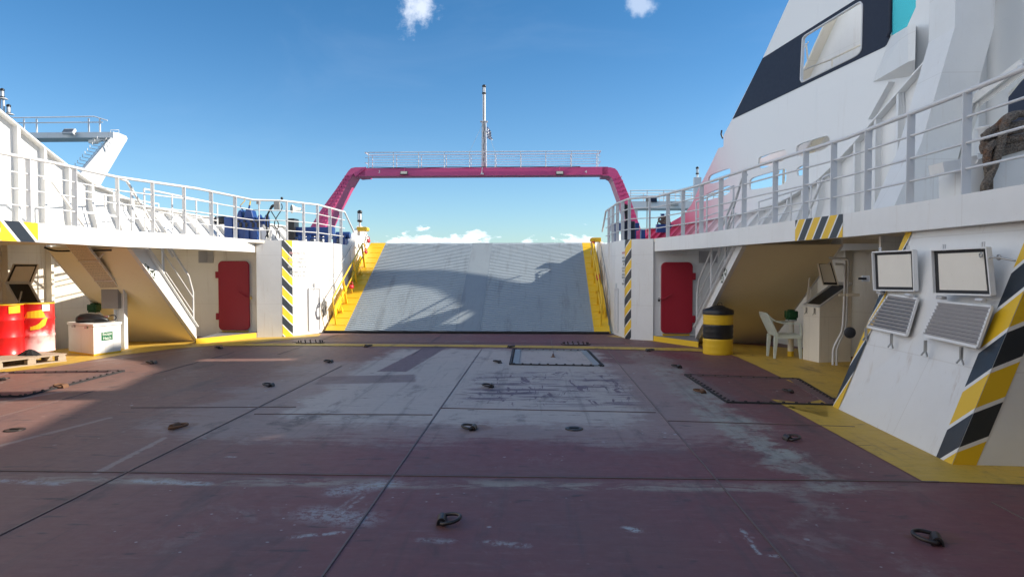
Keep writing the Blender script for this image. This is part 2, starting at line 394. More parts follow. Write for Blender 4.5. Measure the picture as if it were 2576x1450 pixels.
# ------------------------------------------------------------------ sky
def build_world():
    w = bpy.data.worlds.new("World"); scene.world = w; w.use_nodes = True; nt = NT(w.node_tree); nt.n.clear()
    sky = nt.new('ShaderNodeTexSky', sky_type='NISHITA'); sky.sun_disc = False; sky.sun_elevation = R(SUN_EL); sky.sun_rotation = R(SUN_AZ)
    sky.air_density = 1.0; sky.dust_density = 0.35; sky.ozone_density = 3.0; sky.altitude = 0
    tc = nt.new('ShaderNodeTexCoord'); V = tc.outputs['Generated']; s = nt.sep(V)
    hs = nt.new('ShaderNodeHueSaturation'); hs.inputs['Saturation'].default_value = 1.03; hs.inputs['Value'].default_value = 1.0; 
    tint = nt.mix(nt.ss(s[2], 0.0, 0.42), (0.76, 0.93, 1.06), (0.40, 0.72, 0.90)); sk = nt.mix(1.0, sky.outputs[0], tint, 'MULTIPLY'); nt.put(hs.inputs['Color'], sk)
    # low bank of cumulus
    n1 = nt.noise(V, 9, 9, 0.62, 0.2, sx=(1, 1, 2.6)); n2 = nt.noise(V, 3.5, 2, 0.5)
    h = nt.m('ADD', nt.m('MULTIPLY', n1, 0.11), nt.m('MULTIPLY', n2, 0.07))
    band = nt.m('SUBTRACT', h, nt.m("ADD", s[2], 0.046))
    c1 = nt.m('MULTIPLY', nt.ss(band, -0.001, 0.004), nt.ss(s[2], -0.02, 0.0))
    # shading inside the bank
    n3 = nt.noise(V, 26, 6, 0.6, sx=(1, 1, 2))
    # two small wisps high up
    def wisp(dx, dy, dz, rad):
        vm = nt.new('ShaderNodeVectorMath', operation='DISTANCE'); nt.put(vm.inputs[0], V); L = math.sqrt(dx * dx + dy * dy + dz * dz)
        vm.inputs[1].default_value = (dx / L, dy / L, dz / L)
        d = nt.m('ADD', vm.outputs['Value'], nt.m('MULTIPLY', nt.m('SUBTRACT', nt.noise(V, 22, 6, 0.65), 0.5), rad * 3.0))
        return nt.ss(d, rad, rad * 0.15)
    d1 = ray(1052, 14); d2 = ray(1608, 2); d3 = ray(1240, 600)
    c2 = nt.m('MULTIPLY', wisp(*d1, 0.036), 0.5); c3 = nt.m('MULTIPLY', wisp(*d2, 0.022), 0.3)
    hz = nt.m('MULTIPLY', nt.ss(nt.noise(V, 2.2, 5, 0.6, 0.8, sx=(1, 1, 2.5)), 0.5, 0.8), 0.03)
    col = nt.mix(nt.ss(n3, 0.35, 0.65), (7.2, 7.9, 9.2), (11.0, 10.9, 10.6))
    c = nt.mix(hz, hs.outputs[0], (9, 9.6, 10.5))
    c = nt.mix(nt.m('MULTIPLY', c1, 0.62), c, col)
    c = nt.mix(c2, c, (9.6, 9.8, 10.2)); c = nt.mix(c3, c, (9.6, 9.8, 10.2))
    cc = nt.m('MULTIPLY', nt.ss(nt.noise(V, 1.7, 6, 0.6, 0.3), 0.36, 0.52), nt.m('MULTIPLY', nt.ss(nt.m('ADD', nt.m('MULTIPLY', s[0], -0.85), nt.m('MULTIPLY', s[1], -0.5)), 0.25, 0.6), nt.ss(s[2], 0.02, 0.16)))
    c = nt.mix(nt.m('MULTIPLY', cc, 0.9), c, (9.5, 9.8, 10.4))  # bright cloud cover out of view to port and aft, added to lift the shade
    bg = nt.new('ShaderNodeBackground'); bg.inputs[1].default_value = 0.10; nt.put(bg.inputs[0], c)
    o = nt.new('ShaderNodeOutputWorld'); nt.l.new(bg.outputs[0], o.inputs[0])
build_world()

# ------------------------------------------------------------------ main lines of the ship
def hullR(Y): return 3.9 + 0.228 * (22 - Y)
def hullL(Y): return -3.7 - hullR(Y)
def lowo(Y): return .75 * max(0, min(1, (17 - Y) / 3))
GZ = 2.33; GB = 2.04
# inner edge of side decks (fascia line)
FL = [Vector((-8.25, -8, 0)), Vector((-8.1, 4, 0)), Vector((-7.97, 7, 0)), Pz(0, 553, GZ), Pz(140, 564, GZ), Pz(300, 579, GZ), Pz(500, 591, GZ), Pz(643, 600, GZ)]
FR = [Vector((4.5, -8, 0)), Vector((4.32, 2.5, 0)), Pz(2575, 463, GZ), Pz(2300, 509, GZ), Pz(2120, 538, GZ), Pz(1900, 567, GZ), Pz(1750, 588, GZ)]
for L in (FL, FR):
    for p in L: p.z = 0
pilL = Pz(647, 848.5); hz1L = Pz(711, 847); hz2L = Pz(729.5, 845.5); hinL = Vector((-5.60, 17.30, 0))
pilR = Pz(1642.5, 856.7); hz1R = Pz(1587.6, 853); hz2R = Pz(1573.6, 851); hinR = Vector((1.92, 17.20, 0))
FL[-1] = Vector((pilL.x - 0.02, pilL.y - 0.02, 0)); FR.append(Vector((pilR.x + 0.02, pilR.y - 0.02, 0)))
WLe = [Vector((-5.56, 18.3, 0)), Vector((-5.53, 19.5, 0)), Vector((-5.52, 22.2, 0))]
WRe = [Vector((1.90, 18.3, 0)), Vector((1.87, 19.5, 0)), Vector((1.86, 22.2, 0))]

# ------------------------------------------------------------------ sea
def sea():
    m, nt, b, P = newmat('sea_water')
    b.inputs['Base Color'].default_value = (0.01, 0.05, 0.08, 1); b.inputs['Roughness'].default_value = 0.12
    n = nt.noise(P, 0.6, 6, 0.6, sx=(1, 1.6, 1)); nt.put(b.inputs['Normal'], nt.bump(n, 0.6, 0.4))
    S = 9000
    mb = MB(); mb.poly([(-S, -S, -2.2), (S, -S, -2.2), (S, S, -2.2), (-S, S, -2.2)]); struct(mb.build('sea', m))
sea()

# ------------------------------------------------------------------ deck with its worn paint
def deckmat(name, base='maroon'):
    m, nt, b, P = newmat(name)
    s = nt.sep(P); nz = nt.noise(P, 1.6, 5, 0.65); nf = nt.noise(P, 9, 5, 0.7)
    wob = nt.m('MULTIPLY', nt.m('SUBTRACT', nz, 0.5), 0.9); wobf = nt.m('MULTIPLY', nt.m('SUBTRACT', nf, 0.5), 0.35)
    x = nt.m('ADD', s[0], nt.m('ADD', wob, wobf)); y = nt.m('ADD', s[1], nt.m('ADD', nt.m('MULTIPLY', wob, 0.8), nt.m('MULTIPLY', wobf, -1.0)))
    xs = nt.m('ADD', s[0], nt.m('MULTIPLY', wobf, 0.25)); ys = nt.m('ADD', s[1], nt.m('MULTIPLY', wobf, 0.25))
    def boxm(X, Yv, x0, x1, y0, y1, sx_, sy_):
        a = nt.m('MULTIPLY', nt.ss(X, x0 - sx_, x0 + sx_), nt.ss(X, x1 + sx_, x1 - sx_))
        c = nt.m('MULTIPLY', nt.ss(Yv, y0 - sy_, y0 + sy_), nt.ss(Yv, y1 + sy_, y1 - sy_)); return nt.m('MULTIPLY', a, c)
    def seg(X, Yv, a, c, w, soft):
        dx, dy = c[0] - a[0], c[1] - a[1]; L2 = dx * dx + dy * dy
        px_ = nt.m('SUBTRACT', X, a[0]); py_ = nt.m('SUBTRACT', Yv, a[1])
        t = nt.m('ADD', nt.m('MULTIPLY', px_, dx / L2), nt.m('MULTIPLY', py_, dy / L2), clamp=True)
        ex = nt.m('SUBTRACT', px_, nt.m('MULTIPLY', t, dx)); ey = nt.m('SUBTRACT', py_, nt.m('MULTIPLY', t, dy))
        d = nt.m('SQRT', nt.m('ADD', nt.m('MULTIPLY', ex, ex), nt.m('MULTIPLY', ey, ey))); return nt.ss(d, w + soft, w - soft)
    def obox(X, Yv, a, c, w, soft):
        dx, dy = c[0] - a[0], c[1] - a[1]; L = math.sqrt(dx * dx + dy * dy); ux, uy = dx / L, dy / L
        px_ = nt.m('SUBTRACT', X, a[0]); py_ = nt.m('SUBTRACT', Yv, a[1])
        t = nt.m('ADD', nt.m('MULTIPLY', px_, ux), nt.m('MULTIPLY', py_, uy)); l_ = nt.m('ABSOLUTE', nt.m('SUBTRACT', nt.m('MULTIPLY', px_, uy), nt.m('MULTIPLY', py_, ux)))
        return nt.m('MULTIPLY', nt.ss(l_, w + soft, w - soft), nt.m('MULTIPLY', nt.ss(t, -soft, soft), nt.ss(t, L + soft, L - soft)))
    mul = lambda *a: a[0] if len(a) == 1 else nt.m('MULTIPLY', a[0], mul(*a[1:]))
    big = nt.noise(P, 0.35, 4, 0.55)
    if base == 'maroon':
        c = nt.mix(nt.ss(big, 0.35, 0.65), (0.185, 0.064, 0.066), (0.165, 0.078, 0.074))
        c = nt.mix(mul(nt.ss(x, -0.5, -4.5), 0.75), c, (0.225, 0.128, 0.100))       # browner paint on the port half
        c = nt.mix(mul(nt.ss(nt.noise(P, 0.9, 5, 0.7), 0.48, 0.72), 0.55), c, (0.125, 0.085, 0.090))
        # pale worn middle, brightened further in place of sky reflection
        g1 = boxm(x, y, -3.1, 1.35, 6.9, 14.2, 0.55, 1.1)
        c = nt.mix(mul(nt.ss(nt.m('ADD', nt.m('MULTIPLY', g1, 0.62), nt.m('ADD', nt.m('MULTIPLY', nt.noise(P, 1.3, 9, 0.74, 0.3), 0.55), nt.m('MULTIPLY', nt.noise(P, 4.0, 8, 0.78, 0.2, sx=(0.5, 2.4, 1)), 0.45))), 0.82, 1.06), 0.68), c, (0.58, 0.54, 0.49))
        g2 = boxm(x, y, -4.6, 2.8, 6.0, 12.5, 1.4, 1.2)
        c = nt.mix(mul(nt.ss(nt.m('ADD', nt.m('MULTIPLY', g2, 0.6), nt.m('ADD', nt.m('MULTIPLY', nt.noise(P, 0.9, 9, 0.74), 0.5), nt.m('MULTIPLY', nt.noise(P, 6.0, 8, 0.78, 0.2, sx=(0.4, 2.0, 1)), 0.5))), 0.88, 1.05), 0.42), c, (0.40, 0.36, 0.33))
        # sharp repaint strips
        A = Pz(1098, 872); B = Pz(985, 934); c = nt.mix(mul(obox(xs, ys, A, B, 0.24, 0.02), 0.85), c, (0.125, 0.068, 0.085))
        A = Pz(1045, 950); B = Pz(800, 956); c = nt.mix(mul(obox(xs, ys, A, B, 0.36, 0.03), 0.7), c, (0.14, 0.085, 0.09))
        # brush scrawls of fresh purple paint
        br = boxm(xs, ys, -0.95, 1.25, 8.2, 10.9, 0.15, 0.2)
        w1 = nt.noise(P, 2.4, 6, 0.72, 0.9, sx=(0.4, 3.4, 1)); w2 = nt.noise(P, 2.2, 5, 0.7, 1.1, sx=(2.6, 0.6, 1))
        brm = nt.m('MAXIMUM', nt.ss(w1, 0.52, 0.545), nt.ss(w2, 0.575, 0.60))
        c = nt.mix(mul(br, brm, 0.92), c, (0.105, 0.065, 0.095))
        # pale worn streaks to starboard
        for a_, b_, w_, o_ in (((1745, 985), (1835, 1060), .22, .75), ((1835, 1060), (1950, 1140), .20, .85), ((1950, 1140), (2070, 1215), .18, .65), ((2010, 1240), (2085, 1285), .10, .4), ((1680, 930), (1745, 985), .3, .5), ((1620, 890), (1680, 930), .3, .35)):
            wear = nt.ss(nt.noise(P, 4.5, 6, 0.75, 0.4), 0.38, 0.52)
            c = nt.mix(mul(seg(x, y, Pz(*a_), Pz(*b_), w_, 0.10), wear, o_), c, (0.33, 0.33, 0.29))
        # cross seam rubbed bare near the camera
        yy = nt.m('ADD', s[1], nt.m('MULTIPLY', wobf, 0.35)); ln = mul(nt.ss(yy, 5.02, 5.12), nt.ss(yy, 5.34, 5.16), nt.ss(s[0], 3.2, 2.0))
        wr = nt.ss(nt.noise(P, 3.0, 6, 0.75, 0.6, sx=(0.7, 2, 1)), 0.42, 0.56); c = nt.mix(mul(ln, wr, 0.62), c, (0.36, 0.34, 0.28))
        c = nt.mix(mul(nt.ss(nt.m('ABSOLUTE', nt.m('SUBTRACT', yy, 5.38)), 0.045, 0.01), nt.ss(nz, 0.35, 0.5), 0.6), c, (0.06, 0.035, 0.03))
        # scuffs
        for a_, b_, w_, o_ in (((790, 1290), (905, 1305), .12, .6), ((730, 1350), (860, 1338), .02, .8), ((850, 1235), (975, 1215), .09, .7), ((860, 1290), (925, 1238), .012, .5), ((850, 1280), (905, 1240), .012, .4), ((1060, 1356), (1130, 1360), .03, .5), ((1230, 1362), (1320, 1372), .03, .6), ((1865, 1330), (1912, 1392), .010, .9), ((1580, 1328), (1602, 1331), .035, 1.0), ((1935, 1396), (1958, 1396), .014, .9), ((340, 1208), (520, 1216), .04, .8), ((0, 1208), (150, 1216), .04, .6), ((570, 1148), (590, 1148), .02, .8)):
            wear = nt.ss(nt.noise(P, 16, 6, 0.8), 0.42, 0.54); c = nt.mix(mul(seg(xs, ys, Pz(*a_), Pz(*b_), w_, w_ * 0.9), wear, o_), c, (0.40, 0.43, 0.44))
        # faded painted guide lines at port side
        for a_, b_, w_, o_ in (((0, 1120), (275, 1050), .035, .35), ((240, 1190), (415, 1100), .03, .38), ((0, 1010), (150, 985), .05, .35), ((180, 915), (510, 875), .05, .25)):
            c = nt.mix(mul(seg(xs, ys, Pz(*a_), Pz(*b_), w_, 0.012), o_), c, (0.45, 0.42, 0.38))
        # small paint splashes
        for sc, thr, o_ in ((4.0, 0.075, 0.8), (9.0, 0.085, 0.6), (2.2, 0.05, 0.9)):
            v = nt.new('ShaderNodeTexVoronoi'); nt.put(v.inputs['Vector'], P); v.inputs['Scale'].default_value = sc
            pick = nt.ss(nt.noise(P, 0.8, 3, 0.6), 0.50, 0.60)
            c = nt.mix(mul(nt.ss(v.outputs['Distance'], thr * 1.3, thr * 0.6), pick, o_), c, (0.50, 0.52, 0.52))
        # bright red spill by the bollard
        c = nt.mix(mul(seg(x, y, Pz(1680, 890), Pz(1740, 900), 0.28, 0.1), nt.ss(nf, 0.4, 0.55), 0.7), c, (0.17, 0.01, 0.03))
    else:
        c = nt.mix(nt.ss(big, 0.35, 0.7), (0.62, 0.40, 0.05), (0.50, 0.31, 0.05))
        c = nt.mix(mul(nt.ss(nt.noise(P, 5, 6, 0.75), 0.55, 0.72), 0.5), c, (0.34, 0.20, 0.06))
        c = nt.mix(mul(nt.ss(nt.noise(P, 16, 5, 0.75), 0.64, 0.72), 0.6), c, (0.14, 0.06, 0.04))
    gs = nt.noise(P, 9.0, 8, 0.8, 0.2, sx=(0.35, 2.2, 1)); c = nt.mix(mul(nt.ss(gs, 0.50, 0.66), 0.30), c, (0.075, 0.055, 0.055)); c = nt.mix(mul(nt.ss(gs, 0.46, 0.30), 0.22), c, (0.36, 0.30, 0.27))
    tk = nt.noise(P, 1.7, 6, 0.72, 0.1, sx=(2.6, 0.10, 1)); c = nt.mix(mul(nt.ss(tk, 0.54, 0.66), 0.32), c, (0.07, 0.06, 0.06))
    if base == 'maroon':
        pb = nt.noise(P, 0.8, 9, 0.78, 0.4); c = nt.mix(mul(nt.ss(pb, 0.56, 0.66), 0.30), c, (0.30, 0.27, 0.25))
    # dark tyre and oil marks
    st = nt.noise(P, 2.6, 5, 0.7, 0.3, sx=(1.0, 0.35, 1)); c = nt.mix(mul(nt.ss(st, 0.54, 0.72), 0.55), c, (0.055, 0.045, 0.045))
    sp = nt.noise(P, 4.0, 3, 0.6, 0.2, sx=(0.6, 2.2, 1)); c = nt.mix(mul(nt.ss(sp, 0.63, 0.70), 0.6), c, (0.04, 0.04, 0.042))
    if base == 'maroon':
        for a_, b_ in (((700, 1065), (830, 1035)), ((780, 1050), (700, 1085)), ((870, 1052), (925, 1046))):
            c = nt.mix(mul(seg(x, y, Pz(*a_), Pz(*b_), 0.07, 0.07), nt.ss(nf, 0.35, 0.55), 0.6), c, (0.05, 0.045, 0.045))
        for q, w_ in (((1118, 1316), .10), ((1187, 1078), .12), ((1233, 973), .10), ((443, 1074), .10), ((2347, 1360), .10)):
            pq = Pz(*q); c = nt.mix(mul(seg(x, y, pq, (pq[0] + .02, pq[1] + .01), w_, 0.06), 0.5), c, (0.15, 0.055, 0.02))
    nt.put(b.inputs['Base Color'], c)
    rg = nt.m('ADD', 0.44, nt.m('MULTIPLY', nf, 0.28)); nt.put(b.inputs['Roughness'], rg)
    hh = nt.m('ADD', nt.m('MULTIPLY', nz, 1.0), nt.m('ADD', nt.m('MULTIPLY', nf, 0.25), nt.m('MULTIPLY', nt.noise(P, 60, 3), 0.05)))
    nt.put(b.inputs['Normal'], nt.bump(hh, 0.30, 0.02)); return m
M['deck'] = deckmat('maroon_deck_paint'); M['deckyellow'] = deckmat('worn_yellow_deck_paint', 'yellow')

def deck():
    mb = MB()
    pts = [(-11.5, -14, 0), (8.5, -14, 0), (8.0, 4, 0), (hullR(16.2) - .1, 16.2, 0), (1.9, 17.22, 0), (-5.6, 17.30, 0), (hullL(16.6) + .1, 16.6, 0), (-11.2, 4, 0)]
    mb.poly(pts); struct(mb.build('deck', 'deck'))
    # yellow side walkways, painted 4 mm proud
    z = .004
    mb = MB()
    q = lambda x, y: Pz(x, y, z)
    inner = [q(-420, 985), q(0, 936), q(130, 922), q(300, 893), q(430, 877), q(560, 866), q(660, 859), q(728, 853), q(800, 846)]
    outer = [Vector((-11, 9, z)), Vector((-11, 11, z)), Vector((-10.3, 12, z)), Vector((-10, 13, z)), Vector((-9.6, 14, z)), Vector((-9.2, 15.5, z)), Vector((-7, 16.15, z)), q(730, 843.5), q(808, 838.5)]
    for i in range(len(inner) - 1): mb.poly([inner[i], inner[i + 1], outer[i + 1], outer[i]])
    inner = [q(1525, 845), q(1640, 857), q(1755, 866), q(1855, 897), q(1900, 917), q(1990, 960), q(2086, 1000)]
    outer = [q(1545, 843), Vector((2.7, 15.55, z)), Vector((4.0, 15.4, z)), Vector((5.4, 14.2, z)), Vector((5.7, 13, z)), Vector((6.0, 11, z)), Vector((6.2, 9.5, z))]
    for i in range(len(inner) - 1): mb.poly([inner[i], inner[i + 1], outer[i + 1], outer[i]])
    mb.poly([q(1940, 1003), q(2086, 1020), q(2086, 1050), q(1978, 1022)])
    a = [q(1978, 1022), q(2320, 1208), q(2600, 1218), Vector((4.6, 2.0, z)), Vector((4.75, -4, z))]
    b_ = [q(2086, 1000), Vector((4.0, 6.2, z)), Vector((5.2, 6.0, z)), Vector((6.2, 2.0, z)), Vector((6.2, -4, z))]
    mb.poly([a[0], a[1], b_[1], b_[0]]); mb.poly([a[1], a[2], b_[2], b_[1]]); mb.poly([a[2], a[3], b_[3], b_[2]]); mb.poly([a[3], a[4], b_[4], b_[3]])
    # cross line
    u = [q(560, 863.5), q(730, 863), q(900, 864.5), q(1215, 867), q(1500, 871), q(1755, 876), q(1800, 880)]
    d = [q(560, 869.5), q(730, 869), q(900, 870), q(1215, 872.5), q(1500, 877), q(1755, 883), q(1800, 888)]
    up = Vector((0, 0, .004))
    for i in range(len(u) - 1): mb.poly([u[i] + up, u[i + 1] + up, d[i + 1] + up, d[i] + up])
    struct(mb.build('deck_markings', 'deckyellow'))
    # weld seams
    mb = MB()
    def sm_(a, b_, w=.013, h=.005): mb.beam(Vector((a[0], a[1], 0.002)), Vector((b_[0], b_[1], 0.002)), w, h * 2)
    for X, y0, y1 in ((-1.155, -8, 13.9), (1.395, -8, 13.6), (-3.33, -8, 11.4), (-6.0, 2, 13.2), (3.2, -8, 4.9)): sm_((X, y0), (X, y1))
    for a, b_ in (((330, 1025), (745, 1023)), ((640, 1041), (1088, 1043)), ((1108, 1026), (1650, 1037)), ((1678, 1058), (2150, 1073))): sm_(Pz(*a), Pz(*b_), .014, .006)
    sm_((-8, 5.36), (3.1, 5.36), .014, .005); sm_((-5.5, 15.05), (1.9, 15.0), .012, .006)
    for X in (-5, -2.4, .3, 2.0): sm_((X, 12.9), (X, 16.9), .010, .004)
    M['seam'] = paint('seam_paint', (0.15, 0.10, 0.09), 0.45, 0.5, (0.04, 0.03, 0.03))
    struct(mb.build('deck_seams', 'seam'))
    mb = MB(); # hinge line of the ramp: dark gap and sill
    mb.box((-1.85, 17.255, -.02), (7.5, .10, .06)); mb.tube([(-5.5, 17.27, .035), (1.8, 17.23, .035)], .03, 8)
    struct(mb.build('ramp_sill', 'rubber'))
deck()

# ------------------------------------------------------------------ bow ramp
SL = math.atan(0.5); RT = Vector((0, math.cos(SL), math.sin(SL))); RN = Vector((0, -math.sin(SL), math.cos(SL))); RO = Vector((0, 17.30, 0.0)); RL = 5.56
def rp(x, s, h=0.0): return Vector((x, 0, 0)) + RO + RT * s + RN * h
def rampP(px, py): return Pn(px, py, RO, RN)
def ramp():
    t = thing('bow_ramp', (-1.83, 17.3, 0), 'raised blue-grey ribbed car ramp closing the bow, yellow along both edges', 'ramp')
    mb = MB(); mb.hexa([rp(-5.0, 0, -.22), rp(1.42, 0, -.22), rp(1.42, RL, -.22), rp(-5.0, RL, -.22)], [rp(-5.0, 0), rp(1.42, 0), rp(1.42, RL), rp(-5.0, RL)])
    mb.build('ramp_plate', 'rampgrey', t)
    mb = MB(); mb.hexa([rp(-2.13, .02, .001), rp(-1.49, .02, .001), rp(-1.49, RL - .01, .001), rp(-2.13, RL - .01, .001)], [rp(-2.13, .02, .005), rp(-1.49, .02, .005), rp(-1.49, RL - .01, .005), rp(-2.13, RL - .01, .005)]); mb.build('centre_strip', 'rampgrey2', t)
    for nm, x0, x1, sg in (('tread_ribs', -4.97, -2.14, 1), ('tread_ribs', -1.48, 1.39, -1)):
        mb = MB(); s = -0.5
        while s < RL + .6:
            a = (s + (.5 if sg > 0 else 0)); b_ = (s + (0 if sg > 0 else .5))
            xa, xb = x0, x1
            if not (a > RL + .0 and b_ > RL) and not (a < .05 and b_ < .05):
                # clip
                def cl(xa, a, xb, b_, lim, hi):
                    if (a > lim) == hi and (b_ > lim) != hi: t_ = (lim - a) / (b_ - a); return xa + (xb - xa) * t_, lim, xb, b_
                    if (b_ > lim) == hi and (a > lim) != hi: t_ = (lim - a) / (b_ - a); return xa, a, xa + (xb - xa) * t_, lim
                    return xa, a, xb, b_
                xa, a, xb, b_ = cl(xa, a, xb, b_, RL - .12, True); xa, a, xb, b_ = cl(xa, a, xb, b_, .06, False)
                if a <= RL - .11 and b_ <= RL - .11 and a >= .05 and b_ >= .05: mb.beam(rp(xa, a, .008), rp(xb, b_, .008), .030, .010, RN)
            s += 0.101
        mb.build(nm, 'rampgrey', t)
    for x0, x1 in ((-5.50, -5.003), (1.423, 1.83)):
        mb = MB(); mb.hexa([rp(x0, 0, -.22), rp(x1, 0, -.22), rp(x1, RL, -.22), rp(x0, RL, -.22)], [rp(x0, 0, .004), rp(x1, 0, .004), rp(x1, RL, .004), rp(x0, RL, .004)])
        for k in range(1, 15): mb.beam(rp(x0 + .14 if x0 < 0 else x0 + .02, k * .37, .008), rp(x1 - .02 if x0 < 0 else x1 - .14, k * .37, .008), .014, .010, RN)
        mb.build('yellow_edge', 'yellow', t)
    mb = MB()
    for k in range(26): mb.box(rp(-4.9 + k * .25, .02, .01), (.10, .05, .03), Matrix.Rotation(SL, 3, 'X')); mb.cut()
    mb.build('hinge_knuckle', 'steel', t)
ramp()

def ramp_rail(sg, label):
    # yellow handrail welded on the ramp edge
    x = -5.30 if sg < 0 else 1.62
    t = thing('ramp_handrail', rp(x, .5), label, 'handrail', 'yellow handrails along the ramp')
    mb = MB(); s0, s1 = .42, 3.9
    top = [rp(x, s0, .0), rp(x, s0 + .02, .62), rp(x, s0 + .10, .74), rp(x, s1, .74), rp(x, s1 + .12, .68), rp(x, s1 + .30, .28)]
    mb.tube(top, .022, 8); mb.build('top_rail', 'yellow', t)
    mb = MB(); mb.tube([rp(x, s0 + .05, .36), rp(x, s1 + .1, .40)], .018, 8); mb.build('middle_rail', 'yellow', t)
    for s in (1.55, 2.75, 3.8):
        mb = MB(); mb.beam(rp(x, s, 0), rp(x, s - .02, .74), .05, .05, (1, 0, 0)); mb.build('post', 'yellow', t)
    # perforated side guards hanging beside the rail
    for (sa, sb) in ((.75, 2.0), (2.7, 3.9)):
        mb = MB(); o = -.13 if sg < 0 else .12
        mb.prism([rp(x + o, sa, .02), rp(x + o, sa + .1, .30), rp(x + o, sb, .34), rp(x + o, sb + .1, .12)], (.03, 0, 0))
        for k in range(7): mb.lathe([(.015, 0), (.015, .045)], rp(x + o, sa + .2 + k * (sb - sa - .2) / 7, .16), 8, axis='X')
        mb.build('side_guard', 'yellow', t)
    for s in (1.0, 2.1, 3.2):
        mb = MB(); mb.prism([rp(x + (.02 if sg < 0 else -.02), s, .0), rp(x, s + .16, .0), rp(x, s + .02, .26)], (.012, 0, 0)); mb.build('bracket', 'yellow', t)
ramp_rail(-1, 'yellow handrail on the sunlit port edge of the ramp')
ramp_rail(1, 'yellow handrail on the shaded starboard edge of the ramp')
def red_lamp(p, label, s=1.0):
    t = thing('red_shackle', p, label, 'shackle', 'red shackles beside the ramp'); p = Vector(p)
    mb = MB(); mb.lathe([(.02 * s, .10 * s), (.05 * s, .07 * s), (.065 * s, .0), (.05 * s, -.08 * s), (.02 * s, -.10 * s)], p, 10, axis='Y'); mb.build('body', 'redlamp', t)
    mb = MB(); mb.ring(p + Vector((0, -.02, .08 * s)), .04 * s, .05 * s, .012 * s, 14, 6, u=(1, 0, 0), v=(0, 0, 1)); mb.build('shackle_pin', 'redlamp', t)
red_lamp(rp(-5.22, 1.95, .30), 'red shackle low on the port handrail of the ramp')
red_lamp(rp(-5.28, 4.05, .38), 'red shackle under the top end of the port handrail', .9)
red_lamp(rp(-5.24, 4.35, .62), 'red shackle at the end of the chain on the port wing plate')
red_lamp(rp(1.68, 2.35, .35), 'red shackle midway on the starboard handrail of the ramp')
red_lamp(rp(1.66, 4.25, .60), 'red shackle at the end of the chain on the starboard wing plate')

